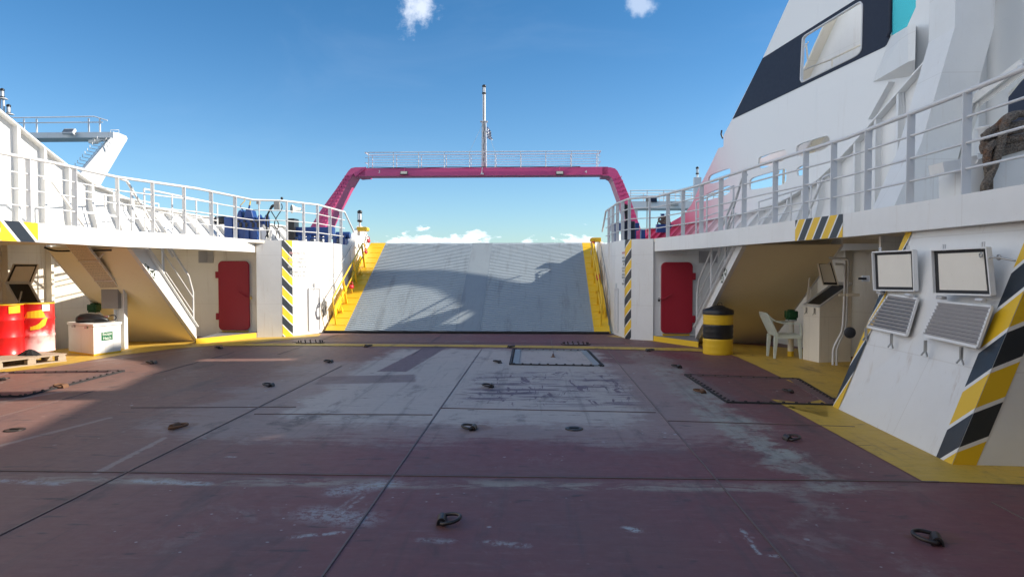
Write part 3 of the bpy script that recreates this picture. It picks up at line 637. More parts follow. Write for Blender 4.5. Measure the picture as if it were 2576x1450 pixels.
# ------------------------------------------------------------------ wing walls either side of the ramp
def offs(path, d):  # offset polyline in plan
    out = []
    for i, p in enumerate(path):
        a = path[max(i - 1, 0)]; b = path[min(i + 1, len(path) - 1)]; t = (b - a); t.z = 0; t.normalize(); out.append(p + Vector((-t.y, t.x, 0)) * d)
    return out
def wall_strip(mb, path, z0, z1, th, side, mi=0):
    o = offs(path, th * side)
    for i in range(len(path) - 1):
        a, b, c, d = path[i], path[i + 1], o[i + 1], o[i]
        za = z1[i] if isinstance(z1, list) else z1; zb = z1[i + 1] if isinstance(z1, list) else z1
        v = lambda p, z: Vector((p.x, p.y, z))
        mb.hexa([v(a, z0), v(b, z0), v(c, z0), v(d, z0)], [v(a, za), v(b, zb), v(c, zb), v(d, za)], mi)
def up(p, z): return Vector((p.x, p.y, z))
def wing(sg):
    if sg < 0:
        pil, h1, h2, hin, end = pilL, hz1L, hz2L, hinL, WLe; side = 1; lab = 'sunlit white wing wall on the port side of the ramp, hazard stripes on its corner'
    else:
        pil, h1, h2, hin, end = pilR, hz1R, hz2R, hinR, WRe; side = -1; lab = 'shaded white wing wall on the starboard side of the ramp, hazard stripes on its corner'
    t = thing('wing_wall', (h1.x, h1.y, 0), lab, 'wall', 'wing walls beside the ramp')
    mb = MB(); back = Vector((pil.x + (.02 if sg < 0 else -.02), pil.y + .28, 0))
    path = [back, pil, h1, h2, hin, end[0]]
    wall_strip(mb, path, 0, GZ - .001, .10, side)
    mb.build('wall_panel', 'white', t)
    mb = MB()  # end plate rising past the ramp
    X = end[1].x; x1 = X - .10 if sg < 0 else X
    pr = [(x1, 18.3, -1.6), (x1, 21.6, -.2), (x1, 21.9, 1.4), (x1, 22.1, 2.62), (x1, 21.75, 2.95), (x1, 21.1, 2.98), (x1, 19.6, GZ), (x1, 18.3, GZ)]
    if sg > 0: pr = [(x1, 18.3, -1.6), (x1, 21.6, -.2), (x1, 21.9, 1.4), (x1, 22.1, 2.38), (x1, 21.75, 2.47), (x1, 21.1, 2.47), (x1, 19.6, GZ), (x1, 18.3, GZ)]
    mb.prism(pr, (.10, 0, 0)); mb.build('end_plate', 'white', t)
    # hazard stripes on two facets
    mb = MB(); e = .003
    def facet(a, b, z0, z1): return [up(a, z0), up(b, z0), up(b, z1), up(a, z1)]
    for a, b, ph, sl_ in ((h1, h2, 0, 1),):
        d = (h2 - h1).normalized(); nv = Vector((d.y, -d.x, 0)) * e * (1 if sg < 0 else -1)
        if sg > 0: a, b = h2, h1
        # wide facet + narrow return facet
        n_ = 4.9
        q = facet(a, b, .0, GZ)
        hazard(mb, q, 5, (-.42 if sg < 0 else .42), .18, .13, .003, 'v')
        if sg < 0:
            c = a - (b - a).normalized() * 0 ; q2 = facet(h2, h2 + (hin - h2).normalized() * .10, 0, GZ); hazard(mb, q2, 5, -.15, .18 - .42, .13, .003, 'v')
        else:
            q2 = facet(h2 + (hin - h2).normalized() * .10, h2, 0, GZ); hazard(mb, q2, 5, .15, .18 - .15, .13, .003, 'v')
    mb.build('hazard_stripes', HZ, t)
    # narrow storage door in the wall + bolts
    a, b = (Pl(776, 800, h2, hin), Pl(803, 800, h2, hin)) if sg < 0 else (Pl(1556, 800, h2, hin), Pl(1549, 800, h2, hin))
    d = (hin - h2).normalized(); nv = Vector((d.y, -d.x, 0)) * (1 if sg < 0 else -1)
    a = h2 + d * (a - h2).dot(d); b = h2 + d * (b - h2).dot(d)
    mb = MB(); dr = (b - a).normalized(); m_ = (a + b) / 2 + nv * .02
    for p in (a, b): mb.box(up(p + nv * .02, .62), (.03, .03, 1.06), math.atan2(dr.y, dr.x))
    mb.box(up(m_, 1.15), ((b - a).length, .035, .035), math.atan2(dr.y, dr.x)); mb.box(up(m_ + nv * .01, 1.2), (.02, .03, .16), math.atan2(dr.y, dr.x))
    mb.box(up(m_ - nv * .012, .6), ((b - a).length - .04, .02, 1.05), math.atan2(dr.y, dr.x))
    mb.build('narrow_locker_door', 'white2', t)
    # painted notices
    w = (Pl(758, 640, h2, hin) if sg < 0 else Pl(1566, 640, h2, hin)); c0 = Pl(744, 632, h2, hin) if sg < 0 else Pl(1568, 632, h2, hin)
    lines = ['ΠΡΟΣΟΧΗ ΣΤΗ', 'ΜΕΓΙΣΤΟ ΒΑΡΟΣ', 'ΑΝΑ ΑΞΟΝΑ 13Τ', 'ΜΕΓΙΣΤΟ ΦΟΡΤΙΟ', 'ΟΧΗΜΑΤΑ  38', 'ΦΟΡΤΗΓΑ  28'] if sg < 0 else ['ΠΡΟΣΟΧΗ', 'ΜΕΓΙΣΤΟ', 'ΒΑΡΟΣ', 'ΑΝΑ', 'ΑΞΟΝΑ 13Τ', 'ΜΕΓΙΣΤΟ', 'ΦΟΡΤΙΟ 38', 'ΟΧΗΜΑΤΑ', '28', 'ΦΟΡΤΗΓΑ']
    xd = d if sg < 0 else -d
    zs = [2.02, 1.89, 1.80, 1.69, 1.56, 1.47] if sg < 0 else [2.02, 1.90, 1.82, 1.75, 1.66, 1.59, 1.50, 1.43, 1.36, 1.28]
    cx = h2 + d * (.27 if sg < 0 else .20)
    for i, (tx, z) in enumerate(zip(lines, zs)): textmesh('lettering', tx, up(cx + nv * .004, z), xd, (0, 0, 1), .075 if sg < 0 else .062, 'faintred' if i == 0 else 'faint', t)
    # upper end: yellow lifting lug with chain
    t2 = thing('lifting_lug', (X, 20.9, 2.85), 'yellow lug with hanging chain on the ' + ('port' if sg < 0 else 'starboard') + ' wing plate beside the ramp', 'lifting lug', 'lifting lugs at the ramp')
    mb = MB(); s_ = 1 if sg < 0 else -1
    c = Vector((X + .02 * s_, 20.9, 2.86 if sg < 0 else 2.52)); mb.box(c + Vector((.08 * s_, 0, 0)), (.26, .30, .13)); mb.lathe([(.065, -.16), (.065, .16)], c + Vector((.21 * s_, 0, 0)), 14, axis='Y'); mb.build('lug', 'yellow', t2, .01)
    mb = MB()
    for k in range(4):
        mb.ring(c + Vector((.22 * s_, -.1 - k * .02, -.14 - k * .125)), .035, .075, .012, 14, 6, u=((1, 0, 0) if k % 2 == 0 else (0, 1, 0)), v=(0, 0, 1))
    mb.build('chain', 'greymetal', t2)
wing(-1); wing(1)

def lantern(mb_parent, p, s=1.0):
    p = Vector(p)
    mb = MB(); mb.lathe([(.0, .0), (.06 * s, .0), (.075 * s, .02 * s), (.075 * s, .05 * s), (.055 * s, .06 * s), (.0, .06 * s)], p, 14); mb.lathe([(.0, .24 * s), (.055 * s, .24 * s), (.07 * s, .26 * s), (.07 * s, .30 * s), (.03 * s, .33 * s), (.0, .34 * s)], p, 14)
    for k in range(4):
        a = k * math.pi / 2 + .4; mb.tube([p + Vector((.055 * s * math.cos(a), .055 * s * math.sin(a), .05 * s)), p + Vector((.055 * s * math.cos(a), .055 * s * math.sin(a), .26 * s))], .006 * s, 5)
    mb.build('lantern_housing', 'black', mb_parent)
    mb = MB(); mb.lathe([(.045 * s, .06 * s), (.05 * s, .15 * s), (.045 * s, .24 * s)], p, 14); mb.build('lantern_lens', 'lens', mb_parent)
t = thing('navigation_lantern', (-5.46, 20.9, 2.95), 'small black lantern on top of the port wing plate by the ramp', 'lantern')
mb = MB(); mb.tube([(-5.50, 20.9, 2.93), (-5.50, 20.9, 3.08)], .035, 8); mb.build('lantern_stem', 'white2', t); lantern(t, (-5.50, 20.9, 3.08), 1.1)

# small grey rope hank hung on the port wing wall, thin rail beside the ramp
t = thing('rope_hank', Pl(806, 780, hz2L, hinL), 'grey rope hank hanging on the sunlit wing wall beside the ramp', 'rope')
c = Vector((-5.53, 17.25, .62)); mb = MB()
for k in range(7):
    mb.tube([c + Vector((.06 + .012 * math.sin(k * 2.1) + .03 * math.sin(a_ + k), (.07 + .006 * k) * math.cos(a_), (.20 - .01 * k) * math.sin(a_) + (.02 * math.sin(k)))) for a_ in [i * 2 * math.pi / 20 for i in range(20)]], .009, 6, 0, True)
mb.tube([c + Vector((.05, 0, .2)), c + Vector((.02, 0, .34))], .01, 6); mb.tube([c + Vector((.05, .05, .0)), c + Vector((.07, .22, .05)), c + Vector((.07, .24, .02)), c + Vector((.05, .05, -.02))], .006, 6)
mb.build('coils', paint('grey_rope', (0.26, 0.25, 0.23), 0.9, 0.4), t)
for sg in (-1, 1):
    x = -5.515 if sg < 0 else 1.855
    t = thing('wall_grab_rail', (x, 17.7, .3), 'thin pale grab rail on the ' + ('port' if sg < 0 else 'starboard') + ' wing wall beside the ramp', 'grab rail', 'grab rails on the wing walls')
    mb = MB(); x2 = x + .05 * -sg; pts = [rp(x2, .35, .05), rp(x2, .33, .75), rp(x2, .48, .9), rp(x2, 3.3, .95)]; mb.tube(pts, .011, 6)
    mb.tube([rp(x2, .42, .5), rp(x2, 3.2, .52)], .007, 6)
    for s in (1.3, 2.2, 3.1): mb.tube([rp(x2, s, .95), rp(x, s, .4)], .007, 6)
    mb.build('rail', 'greymetal', t)

# ------------------------------------------------------------------ side decks (galleries)
def yl(path, y):
    for i in range(len(path) - 1):
        a, b = path[i], path[i + 1]
        if min(a.y, b.y) <= y <= max(a.y, b.y) and abs(a.y - b.y) > 1e-6: k = (y - a.y) / (b.y - a.y); return a.x + (b.x - a.x) * k
    return path[0].x if y < path[0].y else path[-1].x
def gallery(sg):
    P_ = FL if sg < 0 else FR; hull = (lambda y: hullL(y) - lowo(y)) if sg < 0 else (lambda y: hullR(y) + lowo(y) * .6); side = 1 if sg < 0 else -1
    t = thing('side_deck', (P_[3].x, P_[3].y, GB), ('raised white side deck with slotted stairwell along the sunlit port side' if sg < 0 else 'raised white side deck above the shaded starboard niche, hazard stripes on its edge'), 'side deck', 'raised side decks')
    mb = MB(); wall_strip(mb, P_, GB, GZ, .10, side); mb.build('fascia', 'white', t)
    # floor with stairwell opening
    sx0, sx1 = (-9.10, -7.62) if sg < 0 else (3.72, 5.10); hy0, hy1 = 12.75, 15.3
    mb = MB(); ys = sorted(set([-8, 2, 4, 6, 8, 10, hy0, 14, hy1, 15.6] + [round(p.y, 3) for p in P_ if -8 < p.y < 15.6]))
    for y0, y1 in zip(ys[:-1], ys[1:]):
        def rect(xa0, xb0, xa1, xb1): mb.hexa([(xa0, y0, GZ - .07), (xb0, y0, GZ - .07), (xb1, y1, GZ - .07), (xa1, y1, GZ - .07)], [(xa0, y0, GZ - .006), (xb0, y0, GZ - .006), (xb1, y1, GZ - .006), (xa1, y1, GZ - .006)])
        i0, i1 = yl(P_, y0) + .08 * sg, yl(P_, y1) + .08 * sg; o0, o1 = hull(y0), hull(y1)
        if y0 >= hy0 - .01 and y1 <= hy1 + .01:
            if sg < 0: rect(sx1, i0, sx1, i1); rect(o0, sx0, o1, sx0)
            else: rect(i0, sx0, i1, sx0); rect(sx1, o0, sx1, o1)
        else: rect(min(i0, o0), max(i0, o0), min(i1, o1), max(i1, o1))
    mb.hexa([(min(hull(15.6), yl(P_, 15.6)) if sg < 0 else yl(P_, 15.6), 15.6, GZ - .07), ((yl(P_, 15.6)) if sg < 0 else hull(15.6), 15.6, GZ - .07), ((WLe[0].x - .1) if sg < 0 else hull(18), 18.0, GZ - .07), (hull(18) if sg < 0 else WRe[0].x + .1, 18.0, GZ - .07)],
            [(hull(15.6) if sg < 0 else yl(P_, 15.6), 15.6, GZ - .006), (yl(P_, 15.6) if sg < 0 else hull(15.6), 15.6, GZ - .006), ((WLe[0].x - .1) if sg < 0 else hull(18), 18.0, GZ - .006), (hull(18) if sg < 0 else WRe[0].x + .1, 18.0, GZ - .006)])
    mb.hexa([(hull(18) if sg < 0 else WRe[0].x + .1, 18, GZ - .07), (WLe[0].x - .1 if sg < 0 else hull(18), 18, GZ - .07), (WLe[0].x - .1 if sg < 0 else hull(22.2), 22.2, GZ - .07), (hull(22.2) if sg < 0 else WRe[0].x + .1, 22.2, GZ - .07)],
            [(hull(18) if sg < 0 else WRe[0].x + .1, 18, GZ - .006), (WLe[0].x - .1 if sg < 0 else hull(18), 18, GZ - .006), (WLe[0].x - .1 if sg < 0 else hull(22.2), 22.2, GZ - .006), (hull(22.2) if sg < 0 else WRe[0].x + .1, 22.2, GZ - .006)])
    mb.build('deck_plate', 'cream', t)
    mb = MB()
    for y in (-6, -3, 0, 3, 6, 8.2, 10.2, 12.2):
        i, o = yl(P_, y) + .12 * sg, hull(y); mb.box(((i + o) / 2, y, GZ - .16), (abs(o - i), .05, .17)); mb.cut()
    mb.build('deck_beam', 'cream', t)
    # hazard panel on the fascia
    mb = MB(); y = 0
    if sg < 0:
        a = Pl(-260, 540, P_[2], P_[3]); b = Pl(0, 553, P_[2], P_[3]); c = Pl(95, 560, P_[3], P_[4])
        d2 = (P_[3] - P_[2]).normalized(); q = [up(P_[3] - d2 * 1.2, GB), up(P_[3], GB), up(P_[3], GZ), up(P_[3] - d2 * 1.2, GZ)]
        hazard(mb, q, 2, -.5, .30, .18, .003, 'u', True)
        q = [up(P_[3], GB), up(c, GB), up(c, GZ), up(P_[3], GZ)]; hazard(mb, q, 1, -.44, .02, .18, .003, 'u', False)
    else:
        a = Pl(2001, 560, P_[4], P_[5]); b = Pl(2121, 545, P_[3], P_[4]); c = P_[4]
        q = [up(a, GB), up(b, GB), up(b, GZ), up(a, GZ)]; hazard(mb, q, 3, .55, -.28, .16, .004, 'u', False)
    mb.build('hazard_stripes', HZ, t)
gallery(-1); gallery(1)

# niche end walls with red doors
def bulkhead(sg):
    if sg < 0: a, b = Vector((-9.6, 16.32, 0)), Vector((pilL.x - .01, 16.20, 0)); lab = 'cream end wall of the port niche behind the stairway, with a louvred vent'
    else: a, b = Vector((pilR.x + .01, 15.72, 0)), Vector((5.35, 15.80, 0)); lab = 'grey-white end wall of the starboard niche behind the stairway, with a louvred vent'
    t = thing('bulkhead', ((a.x + b.x) / 2, a.y, 0), lab, 'bulkhead', 'niche end walls')
    mb = MB(); mb.hexa([up(a, 0), up(b, 0), up(b, 0) + Vector((0, .06, 0)), up(a, 0) + Vector((0, .06, 0))], [up(a, GB + .2), up(b, GB + .2), up(b, GB + .2) + Vector((0, .06, 0)), up(a, GB + .2) + Vector((0, .06, 0))])
    mb.build('wall_plate', 'cream' if sg < 0 else 'white', t)
    X = (500, 537) if sg < 0 else (1758, 1804)
    q0 = Pl(X[0], 631, a, b); q1 = Pl(X[1], 660, a, b); mb = MB(); n = 12
    for k in range(n): z = q1.z + (q0.z - q1.z) * k / n; mb.box(((q0.x + q1.x) / 2, q0.y - .02, z), (q1.x - q0.x, .03, .012))
    mb.box(((q0.x + q1.x) / 2, q0.y - .006, (q0.z + q1.z) / 2), (q1.x - q0.x, .006, q0.z - q1.z)); mb.build('vent_grille', 'louvre', t)
    # watertight door: leaves the wall when opened but belongs to it
    dx = (555, 629) if sg < 0 else (1661, 1741); y0, y1 = (656, 829) if sg < 0 else (659, 837)
    p0 = Pl(dx[0], y1, a, b); p1 = Pl(dx[1], y0, a, b); w = p1.x - p0.x; h = p1.z - p0.z; cx = (p0.x + p1.x) / 2; cz = (p0.z + p1.z) / 2; yy = (p0.y + p1.y) / 2
    r = .11; lp = []
    for (sx_, sz_, a0) in ((1, -1, -90), (1, 1, 0), (-1, 1, 90), (-1, -1, 180)):
        for k in range(6): an = R(a0 + k * 18); lp.append(Vector((cx + sx_ * (w / 2 - r) + r * math.cos(an), yy - .09, cz + sz_ * (h / 2 - r) + r * math.sin(an))))
    mb = MB(); mb.prism(lp, (0, .05, 0)); d = mb.build('door', 'red', t, .015)
    mb = MB(); hs = -1 if sg < 0 else 1; hx = cx + hs * (w / 2 + .03)
    for z in (cz + h * .30, cz - h * .30): mb.box((hx, yy - .06, z), (.07, .07, .16)); mb.cut()
    mb.build('door_hinge', 'red', d, .008)
    mb = MB(); kx = cx - hs * (w / 2 - .02); mb.tube([(kx - hs * .04, yy - .10, cz - .03), (kx + hs * .05, yy - .13, cz - .02), (kx + hs * .22, yy - .13, cz + .10)], .011, 6); mb.build('door_handle', 'red', d)
    mb = MB(); mb.box((kx - hs * .07, yy - .10, cz - .06), (.045, .03, .05)); mb.ring((kx - hs * .07, yy - .10, cz - .03), .018, .028, .006, 12, 6, v=(0, 0, 1)); mb.build('padlock', paint('brass', (.5, .36, .12), .3, .2, metal=.8) if sg < 0 else 'black', d)
    mb = MB(); mb.prism([Vector((q.x, yy - .04, q.z)) for q in [cxz for cxz in lp]], (0, .05, 0)); o = mb.build('door_frame', 'cream' if sg < 0 else 'white', t); 
    for v in o.data.vertices:
        v.co.x = (v.co.x + ORG[t.name].x - cx) * 1.05 + cx - ORG[t.name].x; v.co.z = (v.co.z - cz) * 1.02 + cz
    mb = MB(); mb.box((cx, yy - .012, p0.z / 2 + .06), (w * .86, .012, p0.z)); mb.build('yellow_sill_patch', 'yellow', t)
    # raised step in front
    if sg < 0: s0, s1 = Pz(493, 865), Vector((pilL.x - .01, pilL.y - .03, 0))
    else: s0, s1 = Vector((pilR.x + .01, pilR.y - .03, 0)), Pz(1757, 873)
    t2 = thing('door_step', (s0.x, s0.y, 0), ('yellow-edged grey step below the sunlit port red door' if sg < 0 else 'yellow-edged grey step below the shaded starboard red door'), 'step', 'steps below the red doors')
    mb = MB(); bk = [Vector((s1.x, a.y, 0)), Vector((s0.x - .2, a.y, 0))] if sg < 0 else [Vector((s1.x + .3, a.y, 0)), Vector((s0.x, a.y, 0))]
    z = .115; mb.hexa([up(s0, 0), up(s1, 0), up(bk[0], 0), up(bk[1], 0)], [up(s0, z), up(s1, z), up(bk[0], z), up(bk[1], z)]); mb.build('step_block', 'kerbtop', t2)
    mb = MB(); d = (s1 - s0).normalized(); nv = Vector((d.y, -d.x, 0)) * .006
    mb.hexa([up(s0 + nv, .0), up(s1 + nv, .0), up(s1, 0), up(s0, 0)], [up(s0 + nv, z + .004), up(s1 + nv, z + .004), up(s1, z + .004), up(s0, z + .004)]); mb.build('yellow_edge', 'yellow', t2)
bulkhead(-1); bulkhead(1)

# outer hull wall behind the niches and the flared bulwark above
TOP = [(23, 2.92), (19.6, 2.95), (17, 2.98), (15.3, 3.08), (14, 3.42), (13.3, 3.76), (12.5, 4.25), (11.2, 5.05), (10.2, 5.60), (9.2, 5.95), (8.0, 6.2), (-8, 6.3)]
def topz(y):
    for (a, za), (b, zb) in zip(TOP[:-1], TOP[1:]):
        if b <= y <= a: return za + (zb - za) * (a - y) / (a - b)
    return TOP[-1][1]
def lean(z, y=20.0): return .55 * max(0, min(1, (y - 13.2) / 2.6)) * max(0, min(1, 1 - (z - GZ) / .62))  # inboard offset of the plating foot
def hullside(sg):
    hull = hullL if sg < 0 else hullR
    t = thing('ship_side', (hull(12), 12, 0), ('white flared bulwark with upright frames along the port side, sunlit' if sg < 0 else 'white flared bulwark with upright frames along the starboard side, pink towards the bow'), 'ship side', 'ship sides with frames')
    ys = [23 - i * .5 for i in range(63)]
    hole = lambda y: sg > 0 and 7.6 < y < 10.2
    mb = MB()
    for y0, y1 in zip(ys[:-1], ys[1:]):
        lv = [GZ - .02, GZ + .62]
        def pt(y, z): return Vector((hull(y) - lean(z, y) * sg, y, z))
        t0, t1 = topz(y0), topz(y1)
        rows0 = [GZ - .02, min(GZ + .62, t0), t0]; rows1 = [GZ - .02, min(GZ + .62, t1), t1]
        if hole((y0 + y1) / 2): rows0 = [GZ - .02, GZ + .62, 2.9]; rows1 = rows0; 
        for k in range(2):
            if rows0[k + 1] - rows0[k] < .001 and rows1[k + 1] - rows1[k] < .001: continue
            a, b, c, d = pt(y0, rows0[k]), pt(y1, rows1[k]), pt(y1, rows1[k + 1]), pt(y0, rows0[k + 1]); e = Vector((.012 * sg, 0, 0)); mb.hexa([a, b, c, d], [a + e, b + e, c + e, d + e])
        if hole((y0 + y1) / 2):
            zl = lambda y: 4.0 + (10.2 - y) * .62
            a, b, c, d = pt(y0, min(zl(y0), t0)), pt(y1, min(zl(y1), t1)), pt(y1, t1), pt(y0, t0); mb.hexa([a, b, c, d], [a + e, b + e, c + e, d + e])
    mb.build('plating', 'pinkwhite' if sg > 0 else 'white', t)
    # lower hull wall (niche back wall)
    mb = MB()
    hb = hull; hull = (lambda y: hb(y) + sg * lowo(y) * (1 if sg < 0 else .6))
    for y0, y1 in ((22.5, 17), (17, 14), (14, 8), (8, -8)): mb.hexa([(hull(y0), y0, -2.4), (hull(y1), y1, -2.4), (hull(y1) + .05 * sg, y1, -2.4), (hull(y0) + .05 * sg, y0, -2.4)], [(hull(y0), y0, GZ), (hull(y1), y1, GZ), (hull(y1) + .05 * sg, y1, GZ), (hull(y0) + .05 * sg, y0, GZ)])
    mb.build('lower_plating', 'cream', t); hull = hb
    # frames
    y = 22.3; mb = MB()
    while y > (6.5 if sg < 0 else 7.4):
        tz = topz(y)
        if not hole(y):
            dp = .13; pts = [(hull(y) - (lean(GZ, y) + .10) * sg, y, GZ - .01), (hull(y) - lean(GZ, y) * sg, y, GZ - .01), (hull(y), y, min(GZ + .62, tz)), (hull(y), y, tz), (hull(y) - .12 * sg, y, tz)]
            if tz > GZ + .75: pts += [(hull(y) - .12 * sg, y, GZ + .66)]
            mb.prism(pts, (0, .014, 0))
            mb.beam((hull(y) - (lean(GZ, y) + .10) * sg, y, GZ), (hull(y) - .12 * sg, y, min(GZ + .66, tz)), .07, .012, (1, 0, .8))
            if tz > GZ + .75: mb.beam((hull(y) - .12 * sg, y, GZ + .66), (hull(y) - .12 * sg, y, tz), .07, .012, (1, 0, 0))
            mb.cut()
        y -= .52
    mb.build('frame', 'pinkwhite' if sg > 0 else 'white', t)
    # niche frames
    mb = MB()
    hull = (lambda y: hb(y) + sg * lowo(y) * (1 if sg < 0 else .6))
    for y in [5.2, 7, 8.4, 9.3, 10.2, 11.1, 12.0, 12.9, 13.8, 14.7]: mb.box((hull(y) - .07 * sg, y, GB / 2 + .05), (.14, .02, GB + .1)); mb.box((hull(y) - .14 * sg, y, GB / 2 + .05), (.012, .08, GB + .1)); mb.cut()
    mb.build('niche_frame', 'cream', t); hull = hb
    # cap rail
    mb = MB(); pp = [Vector((hull(y) - .04 * sg, y, topz(y) + .012)) for y in ys if y > -7]
    for a, b in zip(pp[:-1], pp[1:]): mb.beam(a, b, .20, .025)
    mb.build('cap_rail', 'pinkwhite' if sg > 0 else 'white', t)
hullside(-1); hullside(1)

# ------------------------------------------------------------------ railings
def arc_pts(path, d0, d1, n): return None
def path_at(px_, path):
    d = ray(px_, 600); best = None
    for a, b in zip(path[:-1], path[1:]):
        n = Vector((b.y - a.y, a.x - b.x, 0)); den = d.x * n.x + d.y * n.y
        if abs(den) < 1e-9: continue
        k = ((a.x) * n.x + (a.y) * n.y) / den; q = Vector((d.x * k, d.y * k, 0)); L = (b - a).length; s = (q - a).dot((b - a) / L)
        if k > 0 and -.01 <= s <= L + .01: best = (q, (b - a) / L)
    return best
def railing(path, posts, label, extra_y=(), H=.95, endslope=None, nm='gallery_railing'):
    t = thing(nm, (path[0].x, path[0].y, GZ), label, 'railing', 'white pipe railings')
    def lift(z): return [up(p, z) for p in path]
    mb = MB(); pth = lift(GZ + H)
    if endslope: pth = pth + [endslope]
    mb.tube(pth, .026, 8); mb.build('top_rail', 'white2', t)
    for k in (1, 2, 3):
        mb = MB(); mb.tube(lift(GZ + H * k / 4), .013, 6); mb.build('middle_rail', 'white2', t)
    L = [path_at(p, path) for p in posts]; L = [x for x in L if x]
    for y in extra_y:
        for a, b in zip(path[:-1], path[1:]):
            if min(a.y, b.y) <= y <= max(a.y, b.y): k = (y - a.y) / (b.y - a.y); L.append((a + (b - a) * k, (b - a).normalized()))
    for q, d in L:
        mb = MB(); mb.box(up(q, GZ + H / 2 - .01), (.012, .085, H), math.atan2(d.y, d.x)); mb.build('post', 'white2', t)
RLp = [FL[0], FL[1], FL[2], FL[3], FL[4], FL[5], FL[6], FL[7], hz1L, Vector((hz2L.x, hz2L.y, 0)), hinL, WLe[0], WLe[1]]
RLp = [Vector((p.x - .05, p.y + .03, 0)) for p in RLp]
railing(RLp, [74, 190, 297, 385, 464, 532, 592, 653, 722, 764, 799, 830, 858, 883], 'long white pipe railing along the edge of the sunlit port side deck', (8.6, 7.2, 5.5, 3.5, 1, -2, -5), endslope=Vector((-5.55, 20.4, 2.75)))
RRp = [FR[0], FR[1], FR[2], FR[3], FR[4], FR[5], FR[6], FR[7], hz1R, hz2R, hinR, WRe[0], WRe[1]]
RRp = [Vector((p.x + .05, p.y + .03, 0)) for p in RRp]
railing(RRp, [2427, 2287, 2181, 2095, 2025, 1949, 1871, 1813, 1764, 1718, 1680, 1634, 1583, 1566, 1553, 1541.5, 1532, 1522.5], 'long white pipe railing rising along the edge of the starboard side deck', (5.2, 4, 2, 0, -3, -6), endslope=Vector((1.9, 20.4, 2.75)))

# stairhead rails on the side decks, with the stair rails diving down
for sg in (-1, 1):
    hx = -9.0 if sg < 0 else 5.05
    t = thing('stairhead_rail', (hx, 13.5, GZ), 'white stairhead guard rail with slanting pipes behind the ' + ('port' if sg < 0 else 'starboard') + ' deck railing', 'guard rail', 'stairhead guard rails')
    mb = MB(); zz = GZ + .85
    for x in ((hx, hx + 1.42 * -sg) if sg < 0 else (hx, hx - 1.42)):
        mb.tube([(x, 15.9, zz), (x, 12.9, zz)], .02, 8)
        for y in (15.9, 14.9, 13.9, 12.9): mb.tube([(x, y, GZ), (x, y, zz)], .018, 8)
        mb.tube([(x, 15.9, zz - .4), (x, 12.9, zz - .4)], .012, 6)
    mb.build('guard_pipes', 'white2', t)
    mb = MB()
    for x in (hx, hx + 1.42 * (-sg if sg < 0 else -1)): mb.tube([(x, 12.1, zz + .1), (x, 12.35, zz + .08), (x, 13.9, 1.9)], .024, 8); mb.cut()
    mb.build('slanting_pipe', 'white2', t)
    for j, (px_, w) in enumerate(((-1, 0),)): pass

